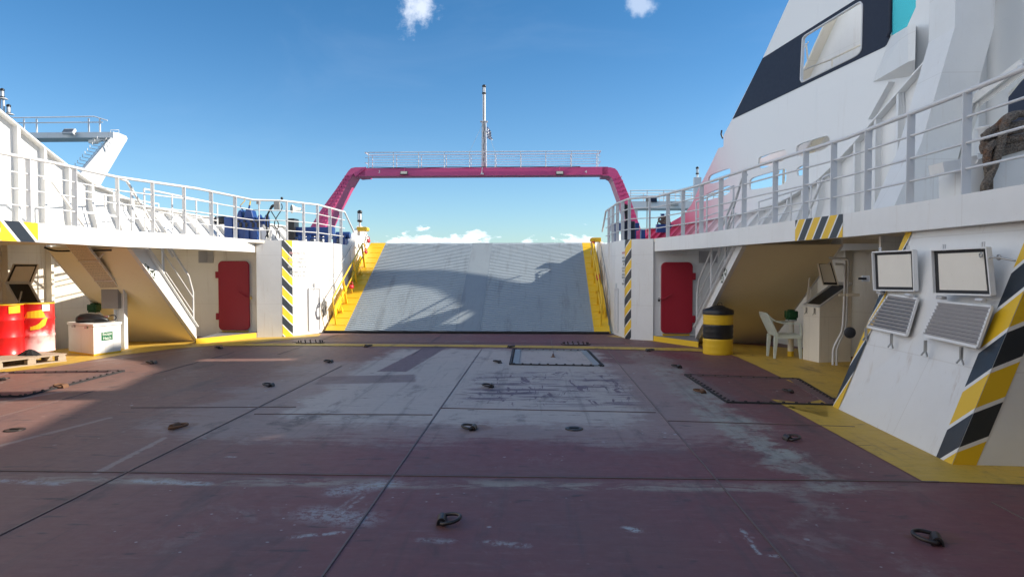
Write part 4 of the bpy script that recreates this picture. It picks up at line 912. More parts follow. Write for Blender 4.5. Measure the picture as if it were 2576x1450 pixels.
# ------------------------------------------------------------------ stairs
def stair(sg):
    xi, xo = (-7.50, -9.10) if sg < 0 else (3.60, 5.20); yb, yt = (15.42, 12.38) if sg < 0 else (15.15, 12.32)
    t = thing('stairway', (xi, yb, 0), ('steel stairway with ochre underside up to the sunlit port side deck' if sg < 0 else 'steel stairway with tan underside up to the shaded starboard side deck'), 'stairway', 'stairways to the side decks')
    pb_ = Pz(492, 859) if sg < 0 else Pz(1764, 862); pt_ = Pz(319, 623, GB) if sg < 0 else Pz(1861, 617, GB); dxs = (pb_.x + pt_.x) / 2 - xi; xi += dxs; xo += dxs; yb = pb_.y; yt = pt_.y
    zb, zt = .02, GB + .0; sl = (zt - zb) / (yb - yt)
    for x in (xi, xo):
        mb = MB(); x0 = x - .012
        pts = [(x0, yb, 0.0), (x0, yb, .40), (x0, yt - .05, zt + .31 if x == xo else GB - .0 + .0), (x0, yt, zt - .02)] if x == xo else [(x0, yb + .06, 0.0), (x0, yb + .06, .34), (x0, yt + .55, zt - .005), (x0, yt + .0, zt - .005)]
        mb.prism(pts, (.024, 0, 0))
        if x == xi:  # flanges
            mb.beam((xi - .03 * sg, yb + .06, .34), (xi - .03 * sg, yt + .55, zt - .005), .08, .014)
            mb.beam((xi - .03 * sg, yb + .05, .0), (xi - .03 * sg, yt, zt - .02), .08, .014)
        mb.build('stringer', 'white', t)
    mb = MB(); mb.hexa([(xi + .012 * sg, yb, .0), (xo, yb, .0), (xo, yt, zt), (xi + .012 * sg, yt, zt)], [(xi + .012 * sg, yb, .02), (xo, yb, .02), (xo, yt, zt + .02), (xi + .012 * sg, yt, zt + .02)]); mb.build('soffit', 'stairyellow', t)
    n = 8
    for k in range(n):
        mb = MB(); z = .24 + k * (2.33 - .24) / n; y = yb - .12 - k * (yb - yt) / (n + .4); mb.box(((xi + xo) / 2, y, z), (abs(xo - xi) - .06, .24, .03)); mb.build('tread', 'cream', t)
    # handrail
    zr = .9; f = lambda y, h: (xi, y, (yb - y) * sl + h)
    mb = MB(); mb.tube([(xi, yb - .04, .3), (xi, yb - .04, 1.12), f(yb - .22, 1.30), f(yt + .75, 1.30)], .022, 8); mb.build('handrail', 'white2', t)
    for h in (.62, .96):
        mb = MB(); mb.tube([f(yb - .06, h), f(yt + .6, h)], .013, 6); mb.build('middle_rail', 'white2', t)
    for y in (yb - 1.25, yb - 2.3):
        mb = MB(); mb.beam(f(y, .25), f(y, 1.29), .03, .06, (0, 1, 0)); mb.build('rail_post', 'white2', t)
    # escape signs on the stringer
    for j, (hh, yy) in enumerate(((.17, yb - 1.95), (.10, yb - 2.15 + .45))):
        pass
    P1 = (369, 674) if sg < 0 else (1824, 683); P2 = (384, 690) if sg < 0 else (1816, 700)
    c1 = Px(P1[0], P1[1], xi + .02 * -sg); c2 = Px(P2[0], P2[1], xi + .02 * -sg)
    for c, kind in ((c1, 0), (c2, 1)):
        mb = MB(); S = .085; X = xi + .014 * -sg; w = S * (1.25)
        rot = Matrix.Rotation(R(-25 * -sg), 3, 'X') if kind == 0 else Matrix.Identity(3)
        def q(y, z): v = rot @ Vector((0, y, z)); return Vector((X, c.y, c.z)) + v
        def lay(pts, mi, e): mb.poly([q(*p) + Vector((e * -sg, 0, 0)) for p in pts], mi)
        lay([(-w, -S), (w, -S), (w, S), (-w, S)], 0, .001)
        if kind == 0:
            lay([(-w * .8, -S * .8), (w * .8, -S * .8), (w * .8, S * .8), (-w * .8, S * .8)], 1, .003)
            lay([(-w * .6, S * .6), (w * .1, S * .6), (-w * .05, S * .25), (w * .6, -S * .5), (w * .4, -S * .75), (-w * .25, -S * .0), (-w * .6, S * -.1)], 0, .005)
        else:
            lay([(-w, S), (w, S), (0, S * .2)], 1, .003); lay([(-w, -S), (w, -S), (0, -S * .3)], 1, .003); lay([(-w * .9, S * .7), (-w * .3, 0), (-w * .9, -S * .7)], 1, .003); lay([(w * .9, S * .7), (w * .3, 0), (w * .9, -S * .7)], 1, .003)
        mb.build('exit_arrow_sign' if kind == 0 else 'assembly_sign', ['signwhite', 'signdark'], t)
    # kerb under the stair foot
    t2 = thing('stair_kerb', ((xi + xo) / 2, yb + .1, 0), ('white kerb with pipe under the port stairway' if sg < 0 else 'white kerb with pipe under the starboard stairway'), 'kerb', 'kerbs under the stairways')
    mb = MB(); mb.box(((xi + xo) / 2, yb + .10, .0), (abs(xo - xi) - .06, .10, .12), z0=True); mb.tube([(xi + .1 * sg, yb + .05, .16), (xo, yb + .05, .16)], .03, 8); mb.build('kerb_block', 'white', t2)
    mb = MB(); mb.box(((xi + xo) / 2, yb + .045, .0), (abs(xo - xi) - .06, .006, .10), z0=True); mb.build('kerb_front', 'yellow' if sg < 0 else 'white', t2)
stair(-1); stair(1)

# ------------------------------------------------------------------ starboard screen: the tall side plating with band and openings
SN = Vector((1, .228, 0)).normalized(); S0 = Vector((hullR(10) + .12, 10, 0))
def SP(px_, py_, off=0.0): return Pn(px_, py_, S0 + SN * off, SN)
def sxy(Y, z, off=0.0): return Vector((hullR(Y) + .12, Y, z)) + SN * off
def rounded(pts, k=5, f=.3):
    out = []; n = len(pts)
    for i in range(n):
        p0, p1, p2 = pts[i - 1], pts[i], pts[(i + 1) % n]
        a = p1 + (p0 - p1) * f; b = p1 + (p2 - p1) * f
        for j in range(k + 1): u = j / k; out.append(a * (1 - u) ** 2 + p1 * 2 * u * (1 - u) + b * u * u)
    return out
def screen():
    t = thing('superstructure_side', (hullR(14), 14, 2.4), 'tall white side plating of the superstructure with navy band, square window and rounded openings', 'superstructure')
    out = [SP(*p) for p in ((1600, 592), (1616, 579), (1671, 571), (1692, 556), (1710, 546), (1723, 536), (1739, 515), (1760, 469), (1788, 414), (1807, 373), (1820, 369), (1820.5, 340), (1841, 301), (1868, 246), (1919, 146), (1985, 0))]
    out += [sxy(14.4, 7.85), sxy(13.9, 7.7), sxy(13.2, 7.15), sxy(12.2, 6.8), sxy(-6, 6.7), sxy(-6, 2.0), sxy(22.4, 2.0)]
    holes = []
    def hole(p, f=.3): holes.append(rounded([SP(*q) for q in p], 5, f))
    hole(((1786, 440), (1828, 424), (1838, 424), (1836, 448), (1782, 464), (1781, 450)), .35)
    hole(((1786, 483), (1828, 467), (1838, 467), (1836, 488), (1766, 508), (1764, 496)), .35)
    hole(((1886, 448), (1966, 425), (1978, 425), (1978, 455), (1968, 465), (1886, 478), (1884, 470)), .3)
    hole(((1908, 399), (1912, 394), (1974, 375), (1979, 382), (1975, 403), (1915, 425), (1906, 420)), .3)
    hole(((2004, 364), (2080, 340), (2088, 348), (2084, 368), (2070, 377), (2006, 395), (2002, 385)), .3)
    hole(((2003, 424), (2018, 415), (2030, 418), (2026, 438), (2005, 444)), .3)
    win = [SP(*q) for q in ((2026, 90), (2165, 5), (2171, 12), (2168, 134), (2019, 207), (2015, 200), (2020, 98))]; holes.append(rounded(win, 5, .12))
    gl = [SP(2240, -40), SP(2304, -60), SP(2304, 18), SP(2282, 67), SP(2242, 91)]; holes.append(gl)
    hl = [sxy(10.4, 2.95), sxy(7.2, 2.95), sxy(7.2, 5.6), sxy(9.2, 5.0), sxy(10.4, 3.9)]; holes.append(hl)
    mb = MB(); mb.plate([out] + holes, SN, .05); mb.build('side_plating', 'pinkwhite', t)
    # navy band as a painted skin 4 mm proud of the plating
    nb = [SP(*p) for p in ((1843, 300), (1919, 146.5), (2152, 0), (2190, -25), (2238, -60), (2240, 93), (2231, 113), (2226, 118))]
    mb = MB(); mb.plate([[p - SN * .007 for p in nb], [p - SN * .007 for p in rounded(win, 5, .12)]], SN, .004); mb.build('navy_band', 'navy', t)
    mb = MB(); W = [p - SN * .012 for p in rounded(win, 4, .12)]; mb.tube(W, .018, 6, 0, True); mb.build('window_rim', 'white2', t)
    mb = MB(); mb.plate([[p + SN * .02 for p in gl]], SN, .01); mb.build('tinted_pane', 'cyan', t)
    mb = MB(); mb.tube([SP(2241, -40, -.03), SP(2239, 80, -.03), SP(2232, 93, -.03)], .035, 8); mb.build('pane_frame', 'navy', t)
    # small lamp bracket on raked edge
    mb = MB(); c = SP(1818, 348, 0); mb.tube([c, c + Vector((-.03, .05, .12)), c + Vector((-.02, .02, .22))], .022, 6); mb.build('edge_lamp', 'black', t)
    # projecting box under the pane
    mb = MB()
    q = lambda x, y, o: SP(x, y, o)
    mb.hexa([q(2196, 206, -.01), q(2284, 156, -.35), q(2302, 150, -.35), q(2302, 190, -.01)], [q(2240, 95, -.01), q(2284, 66, -.35), q(2304, 60, -.35), q(2304, 66, -.01)]); mb.build('projecting_box', 'white', t)
    mb = MB(); mb.beam(q(2242, 206, -.06), q(2190, 300, -.06), .03, .12, SN); mb.build('slanting_stiffener', 'white', t)
    # inner house seen through the openings
    t2 = thing('inner_deckhouse', (hullR(13) + 1.5, 13, 4), 'cream deckhouse wall seen through the openings of the white side plating', 'deckhouse')
    o = 1.5; I = lambda x, y: SP(x, y, o)
    mb = MB(); mb.plate([[I(1885, 417), I(1885, 410), I(1975, 372), I(2000, 225), I(2030, 172), I(2100, 20), I(2130, -60), I(2330, -90), I(2330, 417)]], SN, .05); mb.build('house_wall', 'white', t2)
    mb = MB(); mb.beam(I(2030, 205) - SN * .1, I(2126, 0) - SN * .1, .05, .28, SN); mb.cut(); mb.beam(I(2035, 400) - SN * .1, I(2082, 330) - SN * .1, .05, .3, SN); mb.build('raked_pillar', 'cream', t2)
    mb = MB()
    mb.tube([SP(2018, 178, .8), SP(2090, 150, .8), SP(2175, 108, .8)], .02, 6); mb.tube([SP(2093, 150, .8), SP(2093, 182, .8)], .02, 6); mb.tube([SP(2028, 110, .8), SP(2032, 150, .8)], .02, 6); mb.tube([SP(2018, 128, .8), SP(2034, 105, .8)], .012, 6)
    mb.cut(); mb.tube([SP(1900, 410, .9), SP(1990, 402, .9)], .02, 6); mb.tube([SP(1972, 420, .9), SP(1985, 370, .9)], .02, 6); mb.tube([SP(2028, 385, .9), SP(2050, 345, .9)], .02, 6)
    mb.tube([SP(1935, 490, .9), SP(1960, 430, .9)], .015, 6); mb.tube([SP(1970, 480, .9), SP(1972, 425, .9)], .03, 6)
    mb.build('inner_rail', 'cream', t2)
screen()
def buttress():
    t = thing('buttress_column', (5.1, 9.9, GZ), 'broad white kinked column between the side plating and the deck railing', 'column')
    k_ = .88; lv = [(GZ, 4.80, 5.50), (1.65 + 1.95 * k_, 5.93 * k_, 6.55 * k_), (1.65 + 3.7 * k_, 6.40 * k_, 6.99 * k_), (7.6, 6.42 * k_, 7.02 * k_)]; ya, yb_ = 10.87 * k_, 11.57 * k_
    mb = MB()
    for (z0, a0, b0), (z1, a1, b1) in zip(lv[:-1], lv[1:]): mb.hexa([(a0, ya, z0), (b0, ya, z0), (b0, yb_, z0), (a0, yb_, z0)], [(a1, ya, z1), (b1, ya, z1), (b1, yb_, z1), (a1, yb_, z1)])
    mb.build('column_shell', 'white', t)
    mb = MB(); mb.tube([Py(2282, 205, 11.9), Py(2270, 222, 11.9), Py(2272, 250, 11.9), Py(2276, 290, 11.9)], .025, 8); mb.build('cable_gland', 'white2', t)
    t = thing('angled_stay', (6.9, 9.9, GZ), 'white flanged stay framing the opening in the starboard side above the rope', 'stay')
    mb = MB(); a = Py(2576, 165, 8.6); b = Py(2455, 255, 9.6); c = Py(2405, 400, 9.9); d = Py(2380, 500, 10.0)
    for p, q in ((a, b), (b, c), (c, d)): mb.beam(p, q, .16, .05, (0, 1, 0)); mb.beam(p, q, .02, .18, (0, 1, 0))
    mb.build('stay_bar', 'white', t)
buttress()

# neighbouring ferry to starboard: hull block and superstructure that also shade our deck
def neighbour():
    t = thing('neighbour_ferry', (14, 10, -2), 'neighbouring ferry moored to starboard, navy and white superstructure glimpsed through the opening', 'ferry')
    mb = MB(); mb.box((13.6, 5, -2.3), (5.0, 34, 3.6), z0=True); mb.build('hull', 'white', t)
    mb = MB(); mb.box((11.6, 8.6, 4.8), (1.4, 18.2, 2.6), z0=True); mb.build('wheelhouse', 'navy', t)
    mb = MB()
    for y in (2, 5, 8, 11): mb.box((10.89, y, 6.0), (.02, 2.2, .8), z0=True)
    mb.build('wheelhouse_windows', 'darkglass', t)
    mb = MB()
    for y in (1, 6, 12): mb.box((12.3, y, 1.3), (.25, .25, 3.7), z0=True)
    mb.build('deck_pillars', 'white', t)
    # invented plate out of view, outlined to cast the shadow band across the ramp
    mb = MB(); X = 12.0
    mb.prism([(X, 18.9, 6.1), (X, 20.1, 7.1), (X, 21.0, 8.1), (X, 21.65, 9.0), (X, 22.1, 9.85), (X, 22.3, 11.1), (X, 22.35, 12.1), (X, 20.9, 12.1), (X, 21.05, 10.5), (X, 21.4, 10.0), (X, 21.0, 9.25), (X, 19.6, 7.95), (X, 18.7, 7.4), (X, 17.7, 6.7), (X, 17.7, 6.1)], (.3, 0, 0)); mb.build('ramp_shadow_caster', 'white', t)
neighbour()

# deckhouse behind the camera closes the car deck and shades it
t = thing('passenger_deckhouse', (-1.8, -7, 0), 'white passenger deckhouse spanning the car deck behind the viewer', 'deckhouse')
mb = MB(); mb.box((-1.85, -9.4, 4.3), (18.6, 9.2, 3.0), z0=True); mb.box((-1.85, -13.6, -2), (18.0, .6, 6.2), z0=True); mb.box((-10.9, -9, -2), (.3, 8, 6.2), z0=True); mb.box((7.2, -9, -2), (.3, 8, 6.2), z0=True); mb.build('house_block', 'white', t)
mb = MB()
for k in range(9): mb.box((-9.5 + k * 1.9, -4.79, 5.5), (1.2, .02, .9), z0=True)
mb.build('house_windows', 'darkglass', t)

# ------------------------------------------------------------------ starboard vent casing in the foreground
def casing():
    B0, B1, B2 = Pz(2095, 1022), Pz(2395, 1168), Pz(2576, 1173)
    T0 = Vector((3.97, 7.55, GB)); T1 = Vector((4.06, 5.55, GB)); B2 = B2 + (B2 - B1).normalized() * .6; T2 = Vector((5.2, 5.50, GB))
    t = thing('vent_casing', (3.9, 6.9, 0), 'white sloping ventilation casing with two open hatch lids and louvres, striped edges', 'ventilation casing')
    mb = MB(); Bb = Vector((6.2, B0.y + .2, 0)); Tb = Vector((6.2, T0.y + .2, GB)); B3 = Vector((6.2, B2.y, 0)); T3 = Vector((6.2, T2.y, GB))
    mb.add([B0, B1, B2, B3, Bb, T0, T1, T2, T3, Tb], [(0, 1, 6, 5), (1, 2, 7, 6), (2, 3, 8, 7), (4, 0, 5, 9), (3, 4, 9, 8), (5, 6, 7, 8, 9)]); mb.build('casing_shell', 'white', t)
    N = (B1 - B0).cross(T0 - B0).normalized()
    if N.x > 0: N = -N
    CP = lambda x, y, h=0.0: Pn(x, y, B0, N) + N * h
    # hazard stripes: on the far edge, and round the near edge
    mb = MB()
    far = [(2075 + 18, 1028), (2122, 1035), (2160, 910), (2195, 735), (2262, 575)]
    e0 = [B0 + (T0 - B0) * k for k in (0, .999)]; along = (B1 - B0).normalized()
    # clip the far stripes to the edge strip of tapering width
    q = [B0, B0 + along * .16, T0 + along * .13, T0]; hazard(mb, q, 2.0, .42, .05, .12, .003, 'v', True); mb.cut()
    wv = .52; q = [B1 - along * wv * .45, B1, T1, T1 - along * wv * .45]; d2 = (B2 - B1).normalized()
    hazard(mb, q, 3, .30, -1.07, .13, .003, 'v', True)
    q = [B1, B1 + d2 * .19, T1 + d2 * .19, T1]; hazard(mb, q, 3, .15, -.77, .13, .003, 'v', True)
    mb.build('hazard_stripes', HZ, t)
    # vents: louvre field + lid standing open above
    def vent(lou, lid, clamps, side, hinges, lugs):
        # louvre quad corners: TL TR BR BL
        L = [CP(*p) for p in lou]
        fr = t_frame = None
        mb = MB(); Lf = L
        for i in range(4): mb.beam(L[i] + N * .006, L[(i + 1) % 4] + N * .006, .026, .022, N)
        f = mb.build('louvre_frame', 'white', t)
        mb = MB(); mb.poly([p + N * .002 for p in L]); mb.build('louvre_dark_back', 'black', f)
        mb = MB(); n = 10; dn = (L[3] - L[0]).normalized()
        for k in range(n):
            u = (k + .55) / n; a = L[0] + (L[3] - L[0]) * u; b = L[1] + (L[2] - L[1]) * u
            mb.beam(a + N * .012, b + N * .012, .005, .034, (N * .55 - dn * .85))
        mb.build('louvre_slats', 'louvre', f)
        # lid: plane standing proud, hinged at its lower edge
        hx = [CP(*p, h=.05) for p in (lid[3], lid[2])]; yA = hx[0].y; 
        nl = (Vector((-1, -.06, 0)))  # lid faces the deck, nearly upright
        D = [Pn(*p, (hx[0] + hx[1]) / 2, nl) for p in lid]
        nn = (D[1] - D[0]).cross(D[3] - D[0]).normalized()
        if nn.dot(CAMP - D[0]) < 0: nn = -nn
        mb = MB(); th = .045
        mb.hexa([p - nn * .03 for p in D], [p - nn * .018 for p in D])
        for i in range(4): mb.beam(D[i], D[(i + 1) % 4], .014, th, nn)
        ld = mb.build('hatch_lid', 'white', t)
        c = sum(D, Vector()) / 4; I1 = [p + (c - p) * .02 for p in D]; I2 = [c + (p - c) * .82 for p in D]
        mb = MB()
        for i in range(4):
            j = (i + 1) % 4; mb.hexa([I1[i] - nn * .016, I1[j] - nn * .016, I2[j] - nn * .016, I2[i] - nn * .016], [I1[i] - nn * .006, I1[j] - nn * .006, I2[j] - nn * .006, I2[i] - nn * .006])
        mb.build('lid_gasket', 'rubber', ld)
        mb = MB(); I3 = [c + (p - c) * .82 for p in D]; mb.hexa([p - nn * .016 for p in I3], [p - nn * .002 for p in I3]); mb.build('lid_inner_panel', 'cream', ld)
        mb = MB()
        for hpt in hinges: q_ = CP(*hpt, h=.04); mb.tube([q_ - (L[1] - L[0]).normalized() * .05, q_ + (L[1] - L[0]).normalized() * .05], .016, 8); mb.box(q_ - N * .02, (.05, .05, .03))
        mb.build('hinge_pins', 'white2', ld)
        mb = MB()
        for hpt in lugs:
            q_ = Pn(*hpt, D[0], nl)
            for o_ in (-.015, .015): mb.beam(q_ + Vector((0, o_, -.03)), q_ + Vector((0, o_, .03)), .01, .012, (0, 1, 0))
            mb.cut()
        mb.build('lid_lug', 'white2', ld)
        for cx_, cy_ in clamps:
            q_ = CP(cx_, cy_, h=.03); mb = MB(); mb.beam(q_ + Vector((0, 0, .05)), q_ + Vector((0, 0, -.05)), .022, .022, N)
            for o_ in (-.05, .05): mb.beam(q_ + Vector((0, 0, -.045)), q_ + Vector((0, o_, -.10)) + N * .01, .012, .012, N)
            mb.build('wing_nut_clamp', 'greymetal', t)
    vent(((2239, 741), (2310, 752), (2283, 843), (2184, 822)), ((2198, 634), (2300, 629), (2304, 731), (2202, 729)), ((2185, 836), (2250, 852)), 0, ((2222, 738), (2295, 744)), ((2214, 628), (2284, 625)))
    vent(((2365, 760), (2497, 772), (2461, 873), (2325, 843)), ((2347, 629), (2486, 622), (2498, 742), (2352, 738)), ((2336, 870), (2427, 888)), 0, ((2376, 750), (2477, 757)), ((2375, 622), (2473, 617)))
    mb = MB(); a = Pn(2488, 649, CP(2490, 650, .12), N); pts = [a, a + (CP(2530, 652, .10) - a) * .5, CP(2540, 653, .08), CP(2560, 657, .02)]
    mb.tube(pts, .009, 6); mb.ring(CP(2503, 649, .12), .018, .018, .006, 12, 6, u=(0, 1, 0), v=(0, 0, 1)); mb.ring(CP(2537, 652, .08), .02, .02, .007, 12, 6, u=(0, 1, 0), v=(0, 0, 1)); mb.build('hold_open_hook', 'greymetal', t)
    # round black fender and switch on its far side
    t2 = thing('round_handwheel', Py(2138, 836, 8.4), 'round black handwheel low beside the far edge of the vent casing', 'handwheel')
    mb = MB(); mb.lathe([(.0, -.03), (.055, -.03), (.07, -.01), (.07, .01), (.055, .03), (.0, .03)], Py(2138, 836, 8.6), 18, axis='Y'); mb.lathe([(.018, 0), (.018, .12)], Py(2138, 836, 8.6), 8, axis='Y'); mb.build('wheel_disc', 'rubber', t2)
    # wall between casing and niche
    t3 = thing('niche_side_wall', (4.6, 8.6, 0), 'cream wall closing the starboard niche beside the vent casing, with a small switch', 'wall')
    a = Pz(2098, 985); b = Vector((5.4, 8.9, 0)); mb = MB()
    a = Vector((4.15, 8.45, 0)); b = Vector((6.4, 8.95, 0)); mb.hexa([a, b, b + Vector((0, .05, 0)), a + Vector((0, .05, 0))], [up(a, GB), up(b, GB), up(b, GB) + Vector((0, .05, 0)), up(a, GB) + Vector((0, .05, 0))]); mb.build('wall_sheet', 'cream', t3)
    # seam weld on casing end face
casing()

# ------------------------------------------------------------------ gantry
def gantry():
    Y = 23.5; mat = 'pink'
    t = thing('gantry', (-1.8, Y, 2.3), 'pink steel gantry arching over the bow ramp, ladder cleats up both legs', 'gantry')
    TN = Vector((0, -math.cos(R(20)), math.sin(R(20))))
    A = lambda x, y, Yy=Y: Pn(x, y, (0, Yy, 4.95), TN)
    dp = .60
    zt, zb = A(1215, 421).z, A(1215, 441).z
    # beam profile ends
    xl, xr = A(905, 430).x, A(1530, 430).x
    yB = A(1215, 441).y; yT = A(1215, 421).y
    mb = MB(); mb.hexa([(xl, yB, zb), (xr, yB, zb), (xr, yB + dp, zb), (xl, yB + dp, zb)], [(xl, yT, zt), (xr, yT, zt), (xr, yT + dp, zt), (xl, yT + dp, zt)]); mb.build('crossbeam', mat, t)
    # legs: outline in the front plane, inner and outer edges, extruded aft-to-fore
    for sg in (-1, 1):
        if sg < 0: prof = [(918, 420.2), (893, 420.6), (883, 423), (876, 430), (847, 473), (805, 531), (735, 645), (773, 645), (815, 576), (833, 537), (867, 472.5), (889, 436), (893, 443), (910, 441.5), (918, 441.2)]
        else: prof = [(1515, 420.2), (1536, 420.6), (1547, 423.5), (1553, 429), (1567, 456), (1585, 498), (1621, 602), (1634, 645), (1604, 645), (1570, 531), (1543, 455), (1538, 446), (1530, 441.5), (1515, 441.2)]
        # taper: front profile narrower; back same shape
        a = [A(*p) for p in prof]; n = len(a)
        dpv = 1.0 if sg < 0 else 1.0
        mb = MB(); mb.plate([a], (0, 1, 0), 1.02)
        mb.build('leg', mat, t)
        # cleats in two columns
        if sg < 0: L0, L1, R0, R1 = (873, 441), (790, 570), (884, 441), (808, 570)
        else: L0, L1, R0, R1 = (1549, 447), (1600, 600), (1558, 442), (1615, 600)
        mb = MB(); n = 15
        for k in range(n):
            u = (k + .3) / n
            for (p0, p1, w) in ((L0, L1, 1), (R0, R1, 1)):
                x = p0[0] + (p1[0] - p0[0]) * u; y = p0[1] + (p1[1] - p0[1]) * u; c = A(x, y); h = .055
                mb.tube([c + Vector((-.05, 0, .02)), c + Vector((-.05, -h, 0)), c + Vector((.05, -h, 0)), c + Vector((.05, 0, .02))], .009, 5)
                mb.prism([c + Vector((.045, 0, -.02)), c + Vector((.045, 0, .06)), c + Vector((.045, -.08, .0))], (.008, 0, 0)); mb.cut()
        mb.build('ladder_cleat', mat, t)
    # diagonal lug on port corner
    mb = MB(); mb.beam(A(893, 443, Y - .02), A(921, 421, Y - .02), .05, .05, (0, 1, 0)); mb.build('corner_strut', mat, t)
    # numerals
    for n_, x in (('3', 954), ('4', 1474)): c = A(x, 432.0, Y - .006); textmesh('painted_numeral', n_, c, (1, 0, 0), (0, math.sin(R(20)), math.cos(R(20))), .15, 'signwhite', t)
    # railing on the beam, fore and aft
    mb = MB(); x0, x1 = A(921, 400).x, A(1510, 400).x; H = .53
    xs = [A(x, 400).x for x in (930, 992, 1055, 1119, 1182, 1246, 1310, 1373, 1437, 1503)]
    for y, r in ((Y + .02, .013), (Y + dp - .02, .013)):
        mb.tube([(x0, y, zt + H), (x1, y, zt + H)], .017, 6)
        for k in (1, 2): mb.tube([(x0, y, zt + H * k / 3), (x1, y, zt + H * k / 3)], .009, 6)
        for x in xs: mb.tube([(x, y, zt), (x, y, zt + H)], r, 6)
    for x in (x0, x1): mb.tube([(x, Y + .02, zt + H), (x, Y + dp - .02, zt + H)], .017, 6); mb.tube([(x, Y + .02, zt + H * .35), (x, Y + dp - .02, zt + H * .35)], .009, 6)
    mb.build('beam_railing', 'white2', t)
    mb = MB(); pts = [(A(925, 420).x + i * .35, Y + .03, zt + .012 + .008 * math.sin(i * 1.7)) for i in range(int((xr - xl - .6) / .35))]; mb.tube(pts, .012, 5); mb.build('power_cable', 'rubber', t)
    # mast on top
    m = thing('signal_mast', (A(1215, 420).x, Y + .35, zt), 'white mast with a lantern on top, standing in the middle of the pink gantry', 'mast')
    cx = A(1216, 420).x; yb = Y + .32
    z1 = A(1216, 310).z; z2 = A(1216, 248).z
    mb = MB(); mb.hexa([(cx - .09, yb, zt), (cx + .09, yb, zt), (cx + .09, yb + .16, zt), (cx - .09, yb + .16, zt)], [(cx - .075, yb, z1), (cx + .075, yb, z1), (cx + .075, yb + .16, z1), (cx - .075, yb + .16, z1)])
    mb.box((cx, yb + .08, z1), (.26, .22, .02)); mb.build('mast_foot', 'white2', m)
    mb = MB(); mb.tube([(cx, yb + .08, z1), (cx, yb + .08, z2)], .052, 12); mb.build('mast_tube', 'white2', m)
    lantern(m, (cx, yb + .08, z2), 1.0)
    mb = MB()
    for k in range(6):
        z = zt + .18 + k * .22
        for s_ in (-1, 1): mb.box((cx + s_ * .082, yb + .01, z), (.012, .03, .05))
    mb.build('foot_cleats', 'white', m)
    mb = MB(); mb.tube([(cx, yb - .015, zt)] + [(cx + .012 * math.sin(i * 2), yb - .015, zt + (z1 - zt) * i / 12) for i in range(1, 13)] + [(cx, yb + .02, z2)], .010, 5); mb.build('mast_cable', 'rubber', m)
    mb = MB()
    for s_, x in ((-1, 1182), (1, 1246)): mb.tube([(cx + s_ * .04, yb, z1 - .1), (A(x, 400).x, Y + .02, zt + H)], .004, 4)
    mb.build('stay_wires', 'greymetal', m)
    # flag
    f = thing('flag', (cx + .12, yb, z1 - .3), 'small limp blue and white striped flag hanging beside the mast', 'flag')
    mb = MB(); n = 9; H_ = .40; W_ = .20
    def fp(u, v): return Vector((cx + .10 + u * W_ * (.55 + .5 * v) + .015 * math.sin(v * 9 + u * 5), yb - .02 + .03 * math.sin(u * 9 + v * 3), z1 - .18 - v * H_ - u * .09))
    for i in range(n):
        for j in range(8):
            a, b = i / n, (i + 1) / n; c, d = j / 8, (j + 1) / 8; mb.poly([fp(c, a), fp(d, a), fp(d, b), fp(c, b)], (i + j // 2) % 2)
    mb.build('cloth', ['flagblue', 'signwhite'], f)
    # floodlights hung on the front
    for x, l in ((1016, 'black-framed floodlight hanging on the pink beam beside the numeral 3'), (1408, 'black-framed floodlight hanging on the pink beam beside the numeral 4')):
        c = A(x, 435, Y - .14); w = thing('floodlight', c, l, 'floodlight', 'floodlights on the pink gantry'); rot = Matrix.Rotation(R(-35), 3, 'X')
        mb = MB(); mb.box(c, (.26, .04, .15), rot); mb.build('housing', 'black', w, .008)
        mb = MB(); mb.box(c + rot @ Vector((0, -.022, 0)), (.22, .004, .115), rot); mb.build('glass', 'floodglass', w)
        mb = MB(); mb.tube([c + Vector((0, .05, .05)), c + Vector((0, .10, .13)), Vector((c.x, Y + .05, zt + .01))], .012, 6); mb.build('arm', mat, w)
    c = A(1213, 437, Y - .06); w = thing('small_lamp', c, 'small white lamp under the mast on the pink beam', 'lamp'); mb = MB(); mb.tube([(c.x, Y, zt), (c.x - .02, Y - .06, c.z + .03)], .012, 6); mb.box(c, (.10, .07, .05)); mb.build('body', 'white2', w)
gantry()

